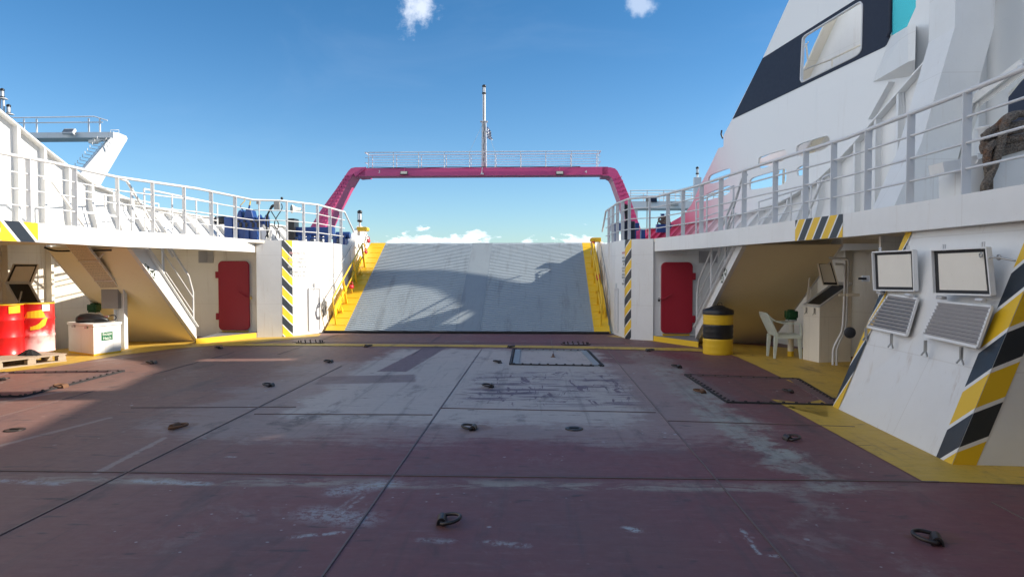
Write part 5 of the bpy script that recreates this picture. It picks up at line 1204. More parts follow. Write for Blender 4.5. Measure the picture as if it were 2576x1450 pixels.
# ------------------------------------------------------------------ neighbouring ferries' gantries
def left_gantry():
    a, b = (-15.5, 24), (-14.5, 25); n = Vector((1, -1, 0)).normalized(); Q = lambda x, y, o=0: Pl(x, y, a, b) + n * o
    t = thing('white_gantry', (-16, 24, 2), 'white gantry of another ferry to port, leg with ladder cleats rising behind the bulwark', 'gantry', 'white gantries of other ferries')
    leg = [Q(289, 334), Q(296, 333), Q(318, 342), Q(321, 349), Q(316, 358), Q(259, 455), Q(215, 540), Q(160, 500), Q(209, 428)]
    mb = MB(); mb.plate([leg], -n, .7); mb.build('leg', 'white', t)
    Yb = 24.2; z1, z2 = Py(200, 333, Yb).z, Py(200, 347, Yb).z; x1 = Py(287, 340, Yb).x
    mb = MB(); mb.box(((x1 - 26) / 2, Yb + .35, (z1 + z2) / 2), (x1 + 26, .8, z1 - z2)); mb.build('crossbeam', 'white', t)
    mb = MB()
    for k in range(10):
        u = k / 10; c = Py(262 - 62 * u, 350 + 75 * u, 24.0)
        mb.tube([c + Vector((-.25, 0, .10)), c + Vector((-.22, -.05, .0)), c + Vector((.05, -.05, -.06)), c + Vector((.1, 0, .05))], .014, 5)
        mb.tube([c + Vector((.1, 0, -.02)), c + Vector((.3, -.03, .0)), c + Vector((.34, 0, -.12))], .014, 5)
    mb.build('ladder_cleats', 'white2', t)
    mb = MB(); H = .50; xs = [Py(x, 300, Yb).x for x in (60, 92, 223, 251)]
    mb.tube([(-26, Yb, z1 + H), Py(237, 293, Yb), Py(270, 303, Yb)], .022, 6); mb.tube([(-26, Yb, z1 + H * .72), (Py(258, 300, Yb).x, Yb, z1 + H * .72)], .022, 6)
    for x in xs: mb.tube([(x, Yb, z1), (x, Yb, z1 + H)], .03, 6)
    mb.tube([Q(278, 333), Q(278, 327), Q(299, 327), Q(299, 334)], .012, 6); mb.build('beam_railing', 'white2', t)
    c = Py(174, 331, Yb - .2); w = thing('white_floodlight', c, 'white floodlight on the beam of the white gantry to port', 'floodlight'); rot = Matrix.Rotation(R(-40), 3, 'X')
    mb = MB(); mb.box(c, (.42, .10, .24), rot); mb.build('housing', 'white2', w, .02); mb = MB(); mb.box(c + rot @ Vector((-.02, -.052, 0)), (.36, .004, .18), rot); mb.build('glass', 'darkglass', w)
    mb = MB(); mb.tube([c, c + Vector((.2, .1, -.14))], .02, 6); mb.build('arm', 'white2', w)
    c = Py(235, 357, Yb); w = thing('lamp_cluster', c, 'cluster of small lamps under the white gantry corner to port', 'lamp'); mb = MB(); mb.box(c, (.25, .2, .12)); mb.box(c + Vector((.2, 0, .05)), (.12, .15, .10)); mb.tube([c + Vector((-.1, 0, .05)), c + Vector((.2, 0, .2))], .02, 6); mb.build('lamp_bodies', 'cream', w, .01)
    # mast with lanterns
    xm = Py(6, 300, 22.5).x; w = thing('lantern_mast', (xm, 22.5, 2.5), 'white lattice mast with stacked black lanterns at the far left', 'mast')
    zt = Py(6, 246, 22.5).z; mb = MB()
    for dx in (-.11, .09): mb.tube([(xm + dx, 22.5, 2.5), (xm + dx * .6, 22.5, zt)], .035, 8)
    for px_, py_ in ((8, 249), (24, 288), (26, 320)): c = Py(px_, py_, 22.5); mb.lathe([(.0, 0), (.14, 0), (.10, .03), (0, .03)], c, 12)
    mb.build('mast_tubes', 'white2', w)
    for px_, py_ in ((6, 247), (22, 287), (24, 318)): lantern(w, Py(px_, py_, 22.5), 1.0)
left_gantry()
def right_gantry():
    Y = 42.0; A = lambda x, y: Py(x, y, Y)
    t = thing('far_gantry', (A(1700, 500).x, Y, 0), 'white gantry beam of another ferry seen over the starboard bow', 'gantry', 'white gantries of other ferries')
    mb = MB(); z1, z2 = A(1600, 506).z, A(1600, 524).z; x0, x1 = A(1572, 500).x, A(2060, 500).x
    mb.box(((x0 + x1) / 2, Y + .8, (z1 + z2) / 2), (x1 - x0, 1.8, z1 - z2)); mb.build('crossbeam', 'white', t)
    for x in (x0 + .4, x1 - .4):
        mb = MB(); mb.hexa([(x - .5, Y + .2, -2), (x + .5, Y + .2, -2), (x + .5, Y + 1.6, -2), (x - .5, Y + 1.6, -2)], [(x - .4, Y + .2, z2), (x + .4, Y + .2, z2), (x + .4, Y + 1.6, z2), (x - .4, Y + 1.6, z2)]); mb.build('leg', 'white', t)
    mb = MB(); H = A(1600, 479).z - z1
    for y in (Y, Y + 1.5):
        for k in (1, .5): mb.tube([(x0 + .3, y, z1 + H * k), (x1, y, z1 + H * k)], .03, 5)
        x = x0 + .35
        while x < x1: mb.tube([(x, y, z1), (x, y, z1 + H)], .028, 5); x += 1.0
    mb.build('beam_railing', 'white2', t)
    for x, y in ((1643, 503), (1697, 512)):
        c = Py(x, y, Y - .3); w = thing('far_floodlight', c, 'dark floodlight above the far white gantry beam' if x < 1650 else 'tilted glass floodlight below the far white gantry beam', 'floodlight'); rot = Matrix.Rotation(R(-30), 3, 'X')
        mb = MB(); mb.box(c, (.45, .08, .25), rot); mb.build('housing', 'navy' if x < 1650 else 'floodglass', w)
    c = A(1753, 470); w = thing('far_mast', (c.x, Y, z1), 'white far mast with black lantern left of the raked side plating', 'mast')
    mb = MB(); mb.box((c.x, Y - .1, (z1 + A(1753, 447).z) / 2), (.42, .3, A(1753, 447).z - z1)); mb.tube([(c.x, Y - .1, A(1753, 447).z), (c.x, Y - .1, A(1753, 438).z)], .06, 8); mb.build('mast_body', 'white2', w); lantern(w, (c.x, Y - .1, A(1753, 439).z), 1.4)
right_gantry()

# ------------------------------------------------------------------ deck fittings
def dring(px_, py_, s, ang, label, mat='steel'):
    p = Pz(px_, py_); t = thing('lashing_ring', p, label, 'lashing ring', 'lashing rings on the deck'); rot = Matrix.Rotation(ang, 3, 'Z')
    mb = MB(); rr = .085 * s; pts = []
    for i in range(20):
        a = -R(115) + R(230) * i / 19; pts.append(p + rot @ Vector((rr * math.cos(a) + .02 * s, rr * math.sin(a), .028 * s + .012 * math.cos(a))))
    mb.tube(pts, .0125 * s, 8, 0, True); mb.build('ring', mat, t)
    mb = MB(); n = 8; outer = []; inner = []
    for i in range(n + 1): a = math.pi * i / n; outer.append((math.cos(a) * .034 * s, math.sin(a) * .052 * s)); inner.append((math.cos(a) * .022 * s, math.sin(a) * .038 * s))
    prof = outer + inner[::-1]; q = [p + rot @ Vector((-.018 * s + a, -.055 * s, b)) for a, b in prof]; e = rot @ Vector((0, .11 * s, 0))
    for i in range(n):
        A_, B_ = [Vector(p) + rot @ Vector((-.018 * s + a, -.05 * s, b)) for a, b in (outer[i], outer[i + 1])]; C_, D_ = [Vector(p) + rot @ Vector((-.018 * s + a, -.05 * s, b)) for a, b in (inner[i + 1], inner[i])]
        mb.hexa([A_, B_, C_, D_], [v + e for v in (A_, B_, C_, D_)])
    mb.build('saddle', mat, t)
RINGS = [(1118, 1314, 1.05, .1, 'nearest lashing ring, in the middle foreground, rust stain round its saddle'),
 (2347, 1362, 1.1, 2.75, 'dark lashing ring in the shaded right foreground corner'),
 (1187, 1079, 1.05, math.pi - .1, 'lashing ring on worn grey deck, straight up from the nearest ring'),
 (443, 1077, 1.15, -.1, 'dark lashing ring on the brown deck between two left-hand seams'),
 (1986, 1106, 1.0, .1, 'lashing ring beside the pale worn streak on the right of the deck'),
 (680, 971, 1.0, math.pi, 'dark lashing ring just left of the long slanting seam, midway up the deck'),
 (1233, 973, 1.1, math.pi, 'lashing ring in the scrawled purple paint patch'),
 (385, 914, 1.1, math.pi, 'dark lashing ring left of centre near the port yellow walkway'),
 (830, 911, 1.05, math.pi, 'lashing ring left of the purple repaint strip'),
 (1255, 912, 1.0, math.pi, 'lashing ring just left of the bolted middle hatch, lower one'),
 (1282, 874, 1.1, 0, 'lashing ring touching the yellow cross line above the bolted middle hatch'),
 (923, 872, 1.1, 0, 'lashing ring on the yellow cross line left of centre'),
 (553, 876, 1.0, math.pi, 'small lashing ring at the far left end of the yellow cross line'),
 (158, 974, 1.1, math.pi, 'brown rusty lashing ring beside the port bolted hatch'),
 (1632, 883, 1.1, .2, 'dark lashing ring left of the striped drum bollard'),
 (1706, 924, 1.1, math.pi, 'lashing ring below the red spill in front of the drum bollard'),
 (1765, 987, 1.05, math.pi, 'brown lashing ring at the left edge of the starboard bolted hatch'),
 (1986, 986, .9, math.pi, 'flat dark lashing ring inside the starboard bolted hatch'),
 (6, 956, .9, 0, 'lashing ring inside the port bolted hatch at the left frame edge')]
for r_ in RINGS: dring(r_[0], r_[1], r_[2] * .93, *r_[3:], mat='rust' if 'brown' in r_[4] else 'steel')
for x, y, l in ((1444, 1078, 'flat round deck plug on the grey-purple deck right of the middle'), (37, 1081, 'flat round deck plug at the left edge of the brown deck')):
    p = Pz(x, y); t = thing('deck_plug', p, l, 'deck plug', 'round plugs set in the deck'); mb = MB(); mb.lathe([(.0, 0), (.095, 0), (.095, .008), (.08, .012), (.07, .010), (0, .010)], p, 20); mb.box(p + Vector((0, 0, .014)), (.10, .012, .01)); mb.build('disc', 'steel', t)

def hatch(c4, label, bolts, midknob=True, mat='seamgrey'):
    q = [Pz(*c) for c in c4]; c = sum(q, Vector()) / 4
    t = thing('deck_hatch', c, label, 'deck hatch', 'bolted hatches in the deck')
    mb = MB(); i_ = []
    dirs = [(q[(k + 1) % 4] - q[k]).normalized() for k in range(4)]
    def strip(a, b, w, inner):  # flat strip inside the edge
        d = (b - a).normalized(); n = Vector((-d.y, d.x, 0));
        if (c - a).dot(n) < 0: n = -n
        return a, b, n * w
    for k in range(4):
        a, b, w = strip(q[k], q[(k + 1) % 4], .16 if k % 2 == 1 else .06, 0); zz = Vector((0, 0, .016))
        d = (b - a).normalized() * (.0 if k % 2 else .16); a2, b2 = a + d, b - d
        mb.hexa([a2, b2, b2 + w, a2 + w], [a2 + zz, b2 + zz, b2 + w + zz, a2 + w + zz])
    mb.build('cover_strips', mat, t)
    mb = MB()
    for k in range(4): mb.beam(q[k] + Vector((0, 0, .011)), q[(k + 1) % 4] + Vector((0, 0, .011)), .018, .022)
    mb.build('rubber_edge', 'rubber', t)
    mb = MB()
    for k in range(4):
        a, b, w = strip(q[k], q[(k + 1) % 4], .035, 0); n = bolts[k % 2]
        for j in range(n): p = a + (b - a) * ((j + .5) / n) + w + Vector((0, 0, .016)); mb.lathe([(.020, 0), (.020, .012), (.010, .016), (0, .016)], p, 6, sm=False); mb.cut()
    mb.build('bolt', 'steel', t)
    if midknob: mb = MB(); p = c + Vector((0, .05, 0)); mb.lathe([(.05, 0), (.03, .015), (.012, .02), (.012, .06), (0, .065)], p, 10); mb.build('centre_stud', 'rust', t)
M['seamgrey'] = paint('hatch_strip_grey', (0.27, 0.30, 0.32), 0.5, 0.5, (0.1, 0.08, 0.07), rust=0.4)
M['seammaroon'] = paint('hatch_strip_maroon', (0.15, 0.09, 0.09), 0.5, 0.5, (0.05, 0.04, 0.04), rust=0.4)
hatch(((1290, 879), (1480, 882), (1519, 921), (1282, 917)), 'bolted rectangular hatch in the grey middle of the deck', (11, 15))
hatch(((1722, 943), (2010, 954), (2120, 1020), (1830, 1013)), 'bolted maroon hatch half under the starboard yellow walkway', (9, 14), False, 'seammaroon')
hatch(((0, 938), (313, 933.5), (60, 998), (-260, 1000)), 'bolted maroon hatch beside the port yellow walkway', (12, 14), False, 'seammaroon')
for x, y, l in ((781, 861.5, 'oval bolted manhole on the sunlit deck beyond the yellow line, port side'), (1448, 866, 'oval bolted manhole beyond the yellow line, starboard of the middle')):
    p = Pz(x, y); t = thing('oval_manhole', p, l, 'manhole', 'oval manholes'); mb = MB(); n = 28
    el = lambda rx, ry, z: [p + Vector((rx * math.cos(2 * math.pi * i / n), ry * math.sin(2 * math.pi * i / n), z)) for i in range(n)]
    mb.hexa(el(.31, .20, 0), el(.31, .20, .022)); mb.build('cover', 'seammaroon', t)
    mb = MB()
    for i in range(14): a = 2 * math.pi * i / 14; mb.lathe([(.014, 0), (.014, .03), (0, .032)], p + Vector((.27 * math.cos(a), .165 * math.sin(a), .022)), 6, sm=False); mb.cut()
    mb.build('bolt', 'steel', t)
    mb = MB(); mb.tube(el(.315, .205, .008), .010, 6, 0, True); mb.build('gasket_rim', 'rubber', t)

# striped drum bollard
def drum_bollard():
    p = Pz(1815, 893) + Vector((0, .27, 0)); r = .283; t = thing('striped_drum', p, 'black and yellow banded drum bollard with a domed black lid at the starboard niche', 'drum')
    z = lambda y: CH - (y - 675) / F * (p.y - .1)
    zs = [0.0, .335, .62, .80, .87]
    def band(a, b, mat, nm):
        mb = MB(); prof = [(r * .985, a), (r, a + .012)]
        k = 7
        for i in range(1, k): prof.append((r + .004 * math.sin(i * 2.3), a + (b - a) * i / k))
        prof += [(r, b - .012), (r * .985, b)]; mb.lathe(prof, p, 36); return mb.build(nm, mat, t)
    band(.0, .30, 'yellow', 'lower_yellow_band'); band(.30, .575, 'black', 'middle_black_band'); band(.575, .765, 'yellow', 'upper_yellow_band')
    mb = MB(); mb.lathe([(r + .012, .765), (r + .014, .83), (r, .855), (r * .5, .905), (.09, .94), (.08, .925), (.0, .925)], p, 36); mb.build('domed_lid', 'black', t)
    mb = MB(); mb.ring(p + Vector((.03, 0, .955)), .045, .035, .006, 16, 6, v=(0, 0, 1)); mb.build('lid_ring', 'steel', t)
drum_bollard()

# plastic chair
def chair():
    c = (Pz(1951, 899) + Pz(2007, 902)) / 2 + Vector((0, .12, 0)); c.z = 0
    t = thing('plastic_chair', c, 'pale green plastic garden chair standing in the starboard niche', 'chair')
    fx = Vector((1, 0, 0)); fy = Vector((0, 1, 0)); L = lambda x, y, z: c + fx * x + fy * y + Vector((0, 0, z))
    for x, y in ((.21, -.19), (.21, .21), (-.22, -.18), (-.22, .20)):
        mb = MB(); sx_ = 1 if x > 0 else -1; mb.hexa([L(x + sx_ * .02 - .02, y - .018, 0), L(x + sx_ * .02 + .02, y - .018, 0), L(x + sx_ * .02 + .02, y + .018, 0), L(x + sx_ * .02 - .02, y + .018, 0)], [L(x - .045 - sx_ * .01, y - .022, .42), L(x + .035 - sx_ * .01, y - .022, .42), L(x + .035 - sx_ * .01, y + .022, .42), L(x - .045 - sx_ * .01, y + .022, .42)]); mb.build('leg', 'chair', t, .006)
    mb = MB(); mb.hexa([L(-.22, -.21, .41), L(.24, -.21, .41), L(.24, .21, .41), L(-.22, .21, .41)], [L(-.22, -.21, .435), L(.24, -.21, .445), L(.24, .21, .445), L(-.22, .21, .435)]); mb.hexa([L(.235, -.21, .36), L(.25, -.21, .36), L(.25, .21, .36), L(.235, .21, .36)], [L(.235, -.21, .44), L(.25, -.21, .44), L(.25, .21, .44), L(.235, .21, .44)]); mb.hexa([L(-.2, -.225, .37), L(.24, -.225, .37), L(.24, -.212, .37), L(-.2, -.212, .37)], [L(-.2, -.225, .43), L(.24, -.225, .43), L(.24, -.212, .43), L(-.2, -.212, .43)]); mb.build('seat', 'chair', t, .006)
    mb = MB(); n = 7
    for k in range(n): y = -.19 + .38 * k / (n - 1); mb.hexa([L(-.23, y - .018, .42), L(-.215, y - .018, .42), L(-.215, y + .018, .42), L(-.23, y + .018, .42)], [L(-.385, y - .022, .80), L(-.37, y - .022, .80), L(-.37, y + .022, .80), L(-.385, y + .022, .80)])
    mb.hexa([L(-.375, -.23, .76), L(-.355, -.23, .76), L(-.355, .23, .76), L(-.375, .23, .76)], [L(-.41, -.21, .84), L(-.385, -.21, .84), L(-.385, .21, .84), L(-.41, .21, .84)]); mb.build('backrest', 'chair', t, .006)
    for y in (-.235, .235):
        mb = MB(); pts = smoothpath([L(-.385, y, .80), L(-.26, y, .70), L(-.1, y, .655), L(.08, y, .65), L(.20, y, .645)], 4)
        for a, b in zip(pts[:-1], pts[1:]): mb.beam(a, b, .045, .022)
        mb.beam(L(.19, y, .645), L(.215, y, .42), .04, .03, (1, 0, 0)); mb.beam(L(-.37, y, .78), L(-.20, y, .42), .03, .035, (1, 0, 0)); mb.build('armrest', 'chair', t, .006)
chair()

def green_vent(px_, py_, Y, label):
    c = Py(px_, py_, Y); t = thing('green_vent_head', (c.x, c.y, 0), label, 'vent head', 'green vent heads on pipes')
    mb = MB(); mb.tube([(c.x, c.y, .1), (c.x, c.y, c.z)], .055, 14); mb.build('stand_pipe', 'cream', t)
    mb = MB(); mb.tube([(c.x, c.y, 0), (c.x, c.y, .1)], .058, 14); mb.build('pipe_foot', 'yellow', t)
    mb = MB(); mb.lathe([(.10, 0), (.11, .01), (.10, .02)], c, 16); mb.build('flange', 'white2', t)
    mb = MB(); mb.box(c + Vector((0, 0, .03)), (.16, .16, .05)); mb.box(c + Vector((0, 0, .12)), (.20, .17, .13)); mb.box(c + Vector((0, 0, .12)), (.13, .21, .11)); mb.box(c + Vector((0, 0, .195)), (.10, .12, .03)); mb.build('vent_cap', 'green', t, .008)
green_vent(1990, 806, 13.0, 'green vent head on a pale pipe behind the plastic chair')
green_vent(237, 787, 13.9, 'green vent head behind the escape hatch box')

# cabinets with open lids
def cabinet(sg):
    if sg > 0:
        P0, P1 = Pz(2019, 903), Pz(2060, 912); depth = Vector((.62, .16, 0)); lab = 'cream sloping cabinet with raised lid and black opening in the starboard niche'
    else:
        P0, P1 = Vector((-9.85, 11.75, 0)), Vector((-9.40, 12.35, 0)); P0, P1 = Py(46, 756, 12.45), Py(104, 753, 12.45); P0.z = P1.z = 0; depth = Vector((-.50, .28, 0)); lab = 'cream sloping cabinet with raised lid behind the red drums'
    t = thing('sloping_cabinet', (P0 + P1) / 2, lab, 'cabinet', 'sloping cabinets with raised lids')
    f = .98; b = 1.38
    if sg < 0:
        A0, A1, A2, A3 = P0, P1, Py(74, 719, 12.75), Py(15, 719, 12.75); A2.z = A3.z = 0
    else: A0, A1, A2, A3 = P0, P1, P1 + depth, P0 + depth
    mb = MB(); mb.hexa([A0, A1, A2, A3], [up(A0, f), up(A1, f), up(A2, b), up(A3, b)]); mb.build('cabinet_body', 'white' if sg < 0 else 'cream', t, .006)
    top = [up(A0, f), up(A1, f), up(A2, b), up(A3, b)]; c = sum(top, Vector()) / 4; nn = (top[1] - top[0]).cross(top[3] - top[0]).normalized()
    if nn.z < 0: nn = -nn
    mb = MB(); I = [c + (p - c) * .84 + nn * .006 for p in top]; mb.poly(I); mb.build('black_opening', 'black', t)
    mb = MB(); 
    for i in range(4): mb.beam(top[i] + nn * .008, top[(i + 1) % 4] + nn * .008, .03, .03, nn)
    mb.build('opening_rim', 'white2', t)
    # lid standing up from the back edge, facing the viewer
    if sg > 0: D = [Py(*p, 12.25) for p in ((2056, 658), (2090, 656), (2108, 717), (2070, 716))]
    else: D = [Py(*p, 12.75) for p in ((36, 664), (98, 664), (78, 714), (13, 715))]
    nn = Vector((0, -1, 0)); mb = MB(); mb.hexa([p + Vector((0, .03, 0)) for p in D], [p + Vector((0, .012, 0)) for p in D])
    for i in range(4): mb.beam(D[i], D[(i + 1) % 4], .014, .05, nn)
    ld = mb.build('lid', 'cream', t); c = sum(D, Vector()) / 4; mb = MB()
    I1 = [p + (c - p) * .04 for p in D]; I2 = [c + (p - c) * .78 for p in D]
    for i in range(4): j = (i + 1) % 4; mb.hexa([I1[i], I1[j], I2[j], I2[i]], [v + Vector((0, .01, 0)) for v in (I1[i], I1[j], I2[j], I2[i])])
    mb.build('lid_gasket', 'rubber', ld); mb = MB(); mb.hexa([p - Vector((0, .002, 0)) for p in I2], [p + Vector((0, .011, 0)) for p in I2]); mb.build('lid_panel', 'cream', ld)
    mb = MB()
    for k in (.25, .75): q = P0 + (P1 - P0) * k; d = (P1 - P0).normalized(); nv = Vector((d.y, -d.x, 0)); nv = nv if nv.y < 0 else -nv; q = up(q + nv * .02, f - .03); mb.beam(q, q - Vector((0, 0, .07)), .02, .02, (1, 0, 0)); mb.beam(q - Vector((0, 0, .07)), q + Vector((.03, 0, -.12)), .01, .01, (1, 0, 0)); mb.beam(q - Vector((0, 0, .07)), q + Vector((-.03, 0, -.12)), .01, .01, (1, 0, 0))
    mb.build('clamps', 'greymetal', t)
cabinet(1); cabinet(-1)

# pipes in starboard niche
def pipes():
    A = lambda pts, Y: [Py(x, y, Y) for x, y in pts]
    t = thing('twin_pipes', Pz(2100, 917), 'pair of bent white pipes running up the starboard niche beside the cabinet', 'pipes')
    for pts in (((2095, 917), (2096, 880), (2100, 868), (2117, 836), (2121, 815), (2124.6, 742), (2125.7, 672), (2121, 665), (2101, 664)), ((2104, 918), (2104.6, 878), (2109, 866), (2125.7, 829), (2129, 810), (2131, 738), (2135, 658), (2130, 651), (2086, 648))):
        mb = MB(); p = A(pts, 11.55); mb.tube(p, .020, 10); mb.build('pipe', 'white2', t)
    mb = MB(); mb.tube(A(((2036, 770), (2037, 720), (2038, 665)), 13.0), .016, 8); mb.tube(A(((2030, 900), (2030, 760), (2041, 655), (2060, 652)), 12.7), .016, 8); mb.build('thin_pipe', 'cream', t)
    mb = MB(); mb.box(Py(2146, 741, 11.4), (.20, .03, .05)); mb.box(Py(2120, 741, 11.5), (.12, .03, .03)); mb.build('pipe_bracket', 'cream', t)
    t = thing('key_switch', Py(2178, 700, 9.6), 'small white switch plate with black key on the starboard niche wall', 'switch'); c = Py(2178, 700, 8.38); mb = MB(); mb.box(c, (.09, .02, .07)); mb.build('plate', 'white2', t); mb = MB(); mb.box(c + Vector((-.05, -.02, 0)), (.09, .02, .025)); mb.build('key', 'black', t)
    for sg in (-1, 1):
        t = thing('ceiling_cable', (FL[5].x - .5 if sg < 0 else 4.6, 11.4, 2.0), 'black cable loop with conduit under the ' + ('port' if sg < 0 else 'starboard') + ' side deck', 'cable', 'cables under the side decks'); mb = MB()
        if sg < 0: pts = [Py(x, y, 12.6) for x, y in ((112, 622), (128, 628), (150, 631), (200, 630), (280, 629))]
        else: pts = [Py(x, y, 12.4) for x, y in ((1963, 610), (1975, 613), (2000, 612), (2035, 608), (2052, 620), (2057, 632))]
        mb.tube(smoothpath(pts), .018, 6); mb.build('cable', 'rubber', t)
        mb = MB(); a = pts[1] + Vector((.2, 0, .06)); mb.box(a + Vector((.25, 0, 0)), (.5, .05, .05)); mb.build('conduit', 'cream', t)
    t = thing('tube_lamp', Py(1840, 630, 14.9), 'small tube lamp over the starboard red door', 'lamp'); c = Py(1850, 622, 15.5); c = Py(1840, 622, 15.2); mb = MB(); c = Py(1842, 625, 15.0); 
    c = Vector((Py(1840, 628, 15.4).x - .0, 15.4, 1.98)); c = Py(1838, 672, 15.4); c = Py(1846 - 0, 672, 15.4)
    c = Vector((3.15, 15.5, 1.98)); mb.tube([c - Vector((.18, 0, 0)), c + Vector((.18, 0, 0))], .025, 8); mb.box(c + Vector((0, 0, .03)), (.4, .05, .02)); mb.build('tube', 'white2', t)
pipes()

# ------------------------------------------------------------------ port side cargo: pallet, drums, box, bag
def port_stuff():
    a, b = Pz(0, 929), Pz(168, 908); d = (b - a).normalized(); n = Vector((-d.y, d.x, 0)); L_ = 1.75; W = .85
    o = b - d * L_; ang = math.atan2(d.y, d.x); rot = Matrix.Rotation(ang, 3, 'Z')
    g = lambda x, y, z: o + d * x + n * y + Vector((0, 0, z))
    t = thing('pallet', g(L_ / 2, W / 2, 0), 'weathered wooden pallet under the two red drums', 'pallet')
    for y in (.05, W / 2, W - .05): mb = MB(); mb.box(g(L_ / 2, y, .011), (L_, .10, .022), rot); mb.build('bottom_board', 'wood', t)
    for y in (.05, W / 2, W - .05):
        for x in (.08, L_ * .36, L_ * .66, L_ - .08): mb = MB(); mb.box(g(x, y, .062), (.14, .10, .078), rot); mb.build('block', 'wood', t, .004)
    for x in (.08, L_ * .36, L_ * .66, L_ - .08): mb = MB(); mb.box(g(x, W / 2, .111), (.11, W, .018), rot); mb.build('cross_board', 'wood', t)
    for k in range(6): mb = MB(); mb.box(g(L_ / 2 + .008 * math.sin(k * 5), .06 + k * (W - .12) / 5, .131), (L_, .115, .02), rot); mb.build('top_board', 'wood', t)
    def drum(px_, label, mat, Y, stains):
        c = Py(px_, 800, Y); c = Vector((c.x, c.y, .142)); t = thing('oil_drum', c, label, 'oil drum', 'red oil drums on the pallet'); r = .283; H = .88
        prof = [(r - .01, .0), (r + .006, .0), (r + .006, .012), (r, .02)]
        for zc in (.30, .60): prof += [(r, zc - .03), (r + .010, zc - .008), (r + .010, zc + .008), (r, zc + .03)]
        prof += [(r, H - .02), (r + .006, H - .012), (r + .006, H), (r - .006, H), (r - .008, H - .015), (0, H - .018)]
        mb = MB(); mb.lathe(prof, c, 40); mb.build('drum_shell', mat, t)
        mb = MB(); mb.lathe([(r + .0065, H - .013), (r + .009, H - .006), (r + .0065, H + .001)], c, 40); mb.build('rim', 'yellow', t)
        def wrap(pts, e, nm, m_):
            mb = MB(); tris = []
            P3 = [c + Vector((math.cos(R(aa)) * (r + e), math.sin(R(aa)) * (r + e), z)) for aa, z in pts]; mb.poly(P3); mb.build(nm, m_, t)
        va = math.degrees(math.atan2(-c.y, -c.x))  # azimuth towards the viewer
        for nm, m_, pts in stains: 
            # strips so the patch follows the barrel
            a0 = min(p[0] for p in pts); a1 = max(p[0] for p in pts); k = 6
            mb = MB()
            def zrange(aa):
                zz = []
                for (x0, z0), (x1, z1) in zip(pts, pts[1:] + pts[:1]):
                    if (x0 - aa) * (x1 - aa) <= 0 and x0 != x1: zz.append(z0 + (z1 - z0) * (aa - x0) / (x1 - x0))
                return (min(zz), max(zz)) if zz else None
            for i in range(k):
                u0 = a0 + (a1 - a0) * i / k; u1 = a0 + (a1 - a0) * (i + 1) / k; z0 = zrange(u0 + 1e-3); z1 = zrange(u1 - 1e-3)
                if z0 and z1:
                    f = lambda aa, z: c + Vector((math.cos(R(va + aa)) * (r + .0115), math.sin(R(va + aa)) * (r + .0115), z)); mb.poly([f(u0, z0[0]), f(u1, z1[0]), f(u1, z1[1]), f(u0, z0[1])])
            mb.build(nm, m_, t)
    drum(11, 'glossy bright red oil drum at the left frame edge', 'drumred', 11.70, [('drum_label', 'yellow', [(12, .72), (50, .73), (50, .86), (12, .85)])])
    drum(91, 'bleached red oil drum with yellow paint smears beside the glossy one', 'sprayed', 12.15, [('yellow_smear', 'yellow', [(-38, .62), (30, .62), (22, .77), (-28, .73)]), ('yellow_smear', 'yellow', [(-18, .40), (10, .42), (32, .50), (36, .62), (20, .60), (5, .50), (-18, .46)]), ('drum_label', M['signwhite'], [(18, .74), (44, .74), (44, .86), (18, .86)])])
    # heap of black grit
    t = thing('cinder_heap', g(.95, .12, .14), 'small heap of black grit on the pallet in front of the drums', 'heap'); c = Py(58, 888, 11.55); c = Vector((c.x + .14, c.y - .02, .142)); mb = MB(); random.seed(3); n_ = 20; rings = []
    prof = [(.20, 0), (.17, .02), (.13, .05), (.07, .085), (.02, .10)]; vs = []
    for rr, h in prof:
        for i in range(n_): k = 1 + random.uniform(-.15, .15); aa = 2 * math.pi * i / n_; vs.append(c + Vector((rr * k * math.cos(aa), rr * .55 * k * math.sin(aa), h + random.uniform(-.006, .006) * (h > 0))))
    fs = [[i * n_ + k, i * n_ + (k + 1) % n_, (i + 1) * n_ + (k + 1) % n_, (i + 1) * n_ + k] for i in range(4) for k in range(n_)] + [[4 * n_ + k for k in range(n_)]]; mb.add(vs, fs); mb.build('grit', 'gravel', t)
    # stick leaning on the drum
    a, b = Py(45, 770, 11.9), Py(54, 733, 12.1); t = thing('metal_rod', a, 'short metal rod leaning between the red drums', 'rod'); mb = MB(); mb.tube([a, b], .014, 8); mb.build('rod', 'greymetal', t)
    # escape hatch box
    C = Pz(236, 895); Rr = Pz(305, 885); Lf = Pz(159, 884); Lf = C + (Lf - C).normalized() * 1.0; Bk = Rr + (Lf - C); z1 = .60
    t = thing('escape_hatch_box', (C + Bk) / 2, 'white lidded escape hatch box with a small green sign, port walkway', 'hatch box')
    mb = MB(); mb.hexa([up(p, .02) for p in (C, Rr, Bk, Lf)], [up(p, z1 - .05) for p in (C, Rr, Bk, Lf)]); mb.build('box_body', 'white', t, .006)
    cc = (C + Rr + Bk + Lf) / 4; e = [cc + (p - cc) * 1.05 for p in (C, Rr, Bk, Lf)]; mb = MB(); mb.hexa([up(p, z1 - .045) for p in e], [up(p, z1) for p in e]); mb.build('box_lid', 'white', t, .008)
    e = [cc + (p - cc) * 1.004 for p in (C, Rr, Bk, Lf)]; mb = MB(); mb.hexa([up(p, .0) for p in e], [up(p, .035) for p in e]); mb.build('yellow_foot', 'yellow', t)
    dv = (Rr - C).normalized(); nv = Vector((dv.y, -dv.x, 0)); m_ = C + (Rr - C) * .48
    mb = MB(); q = [m_ - dv * .13, m_ + dv * .13]; 
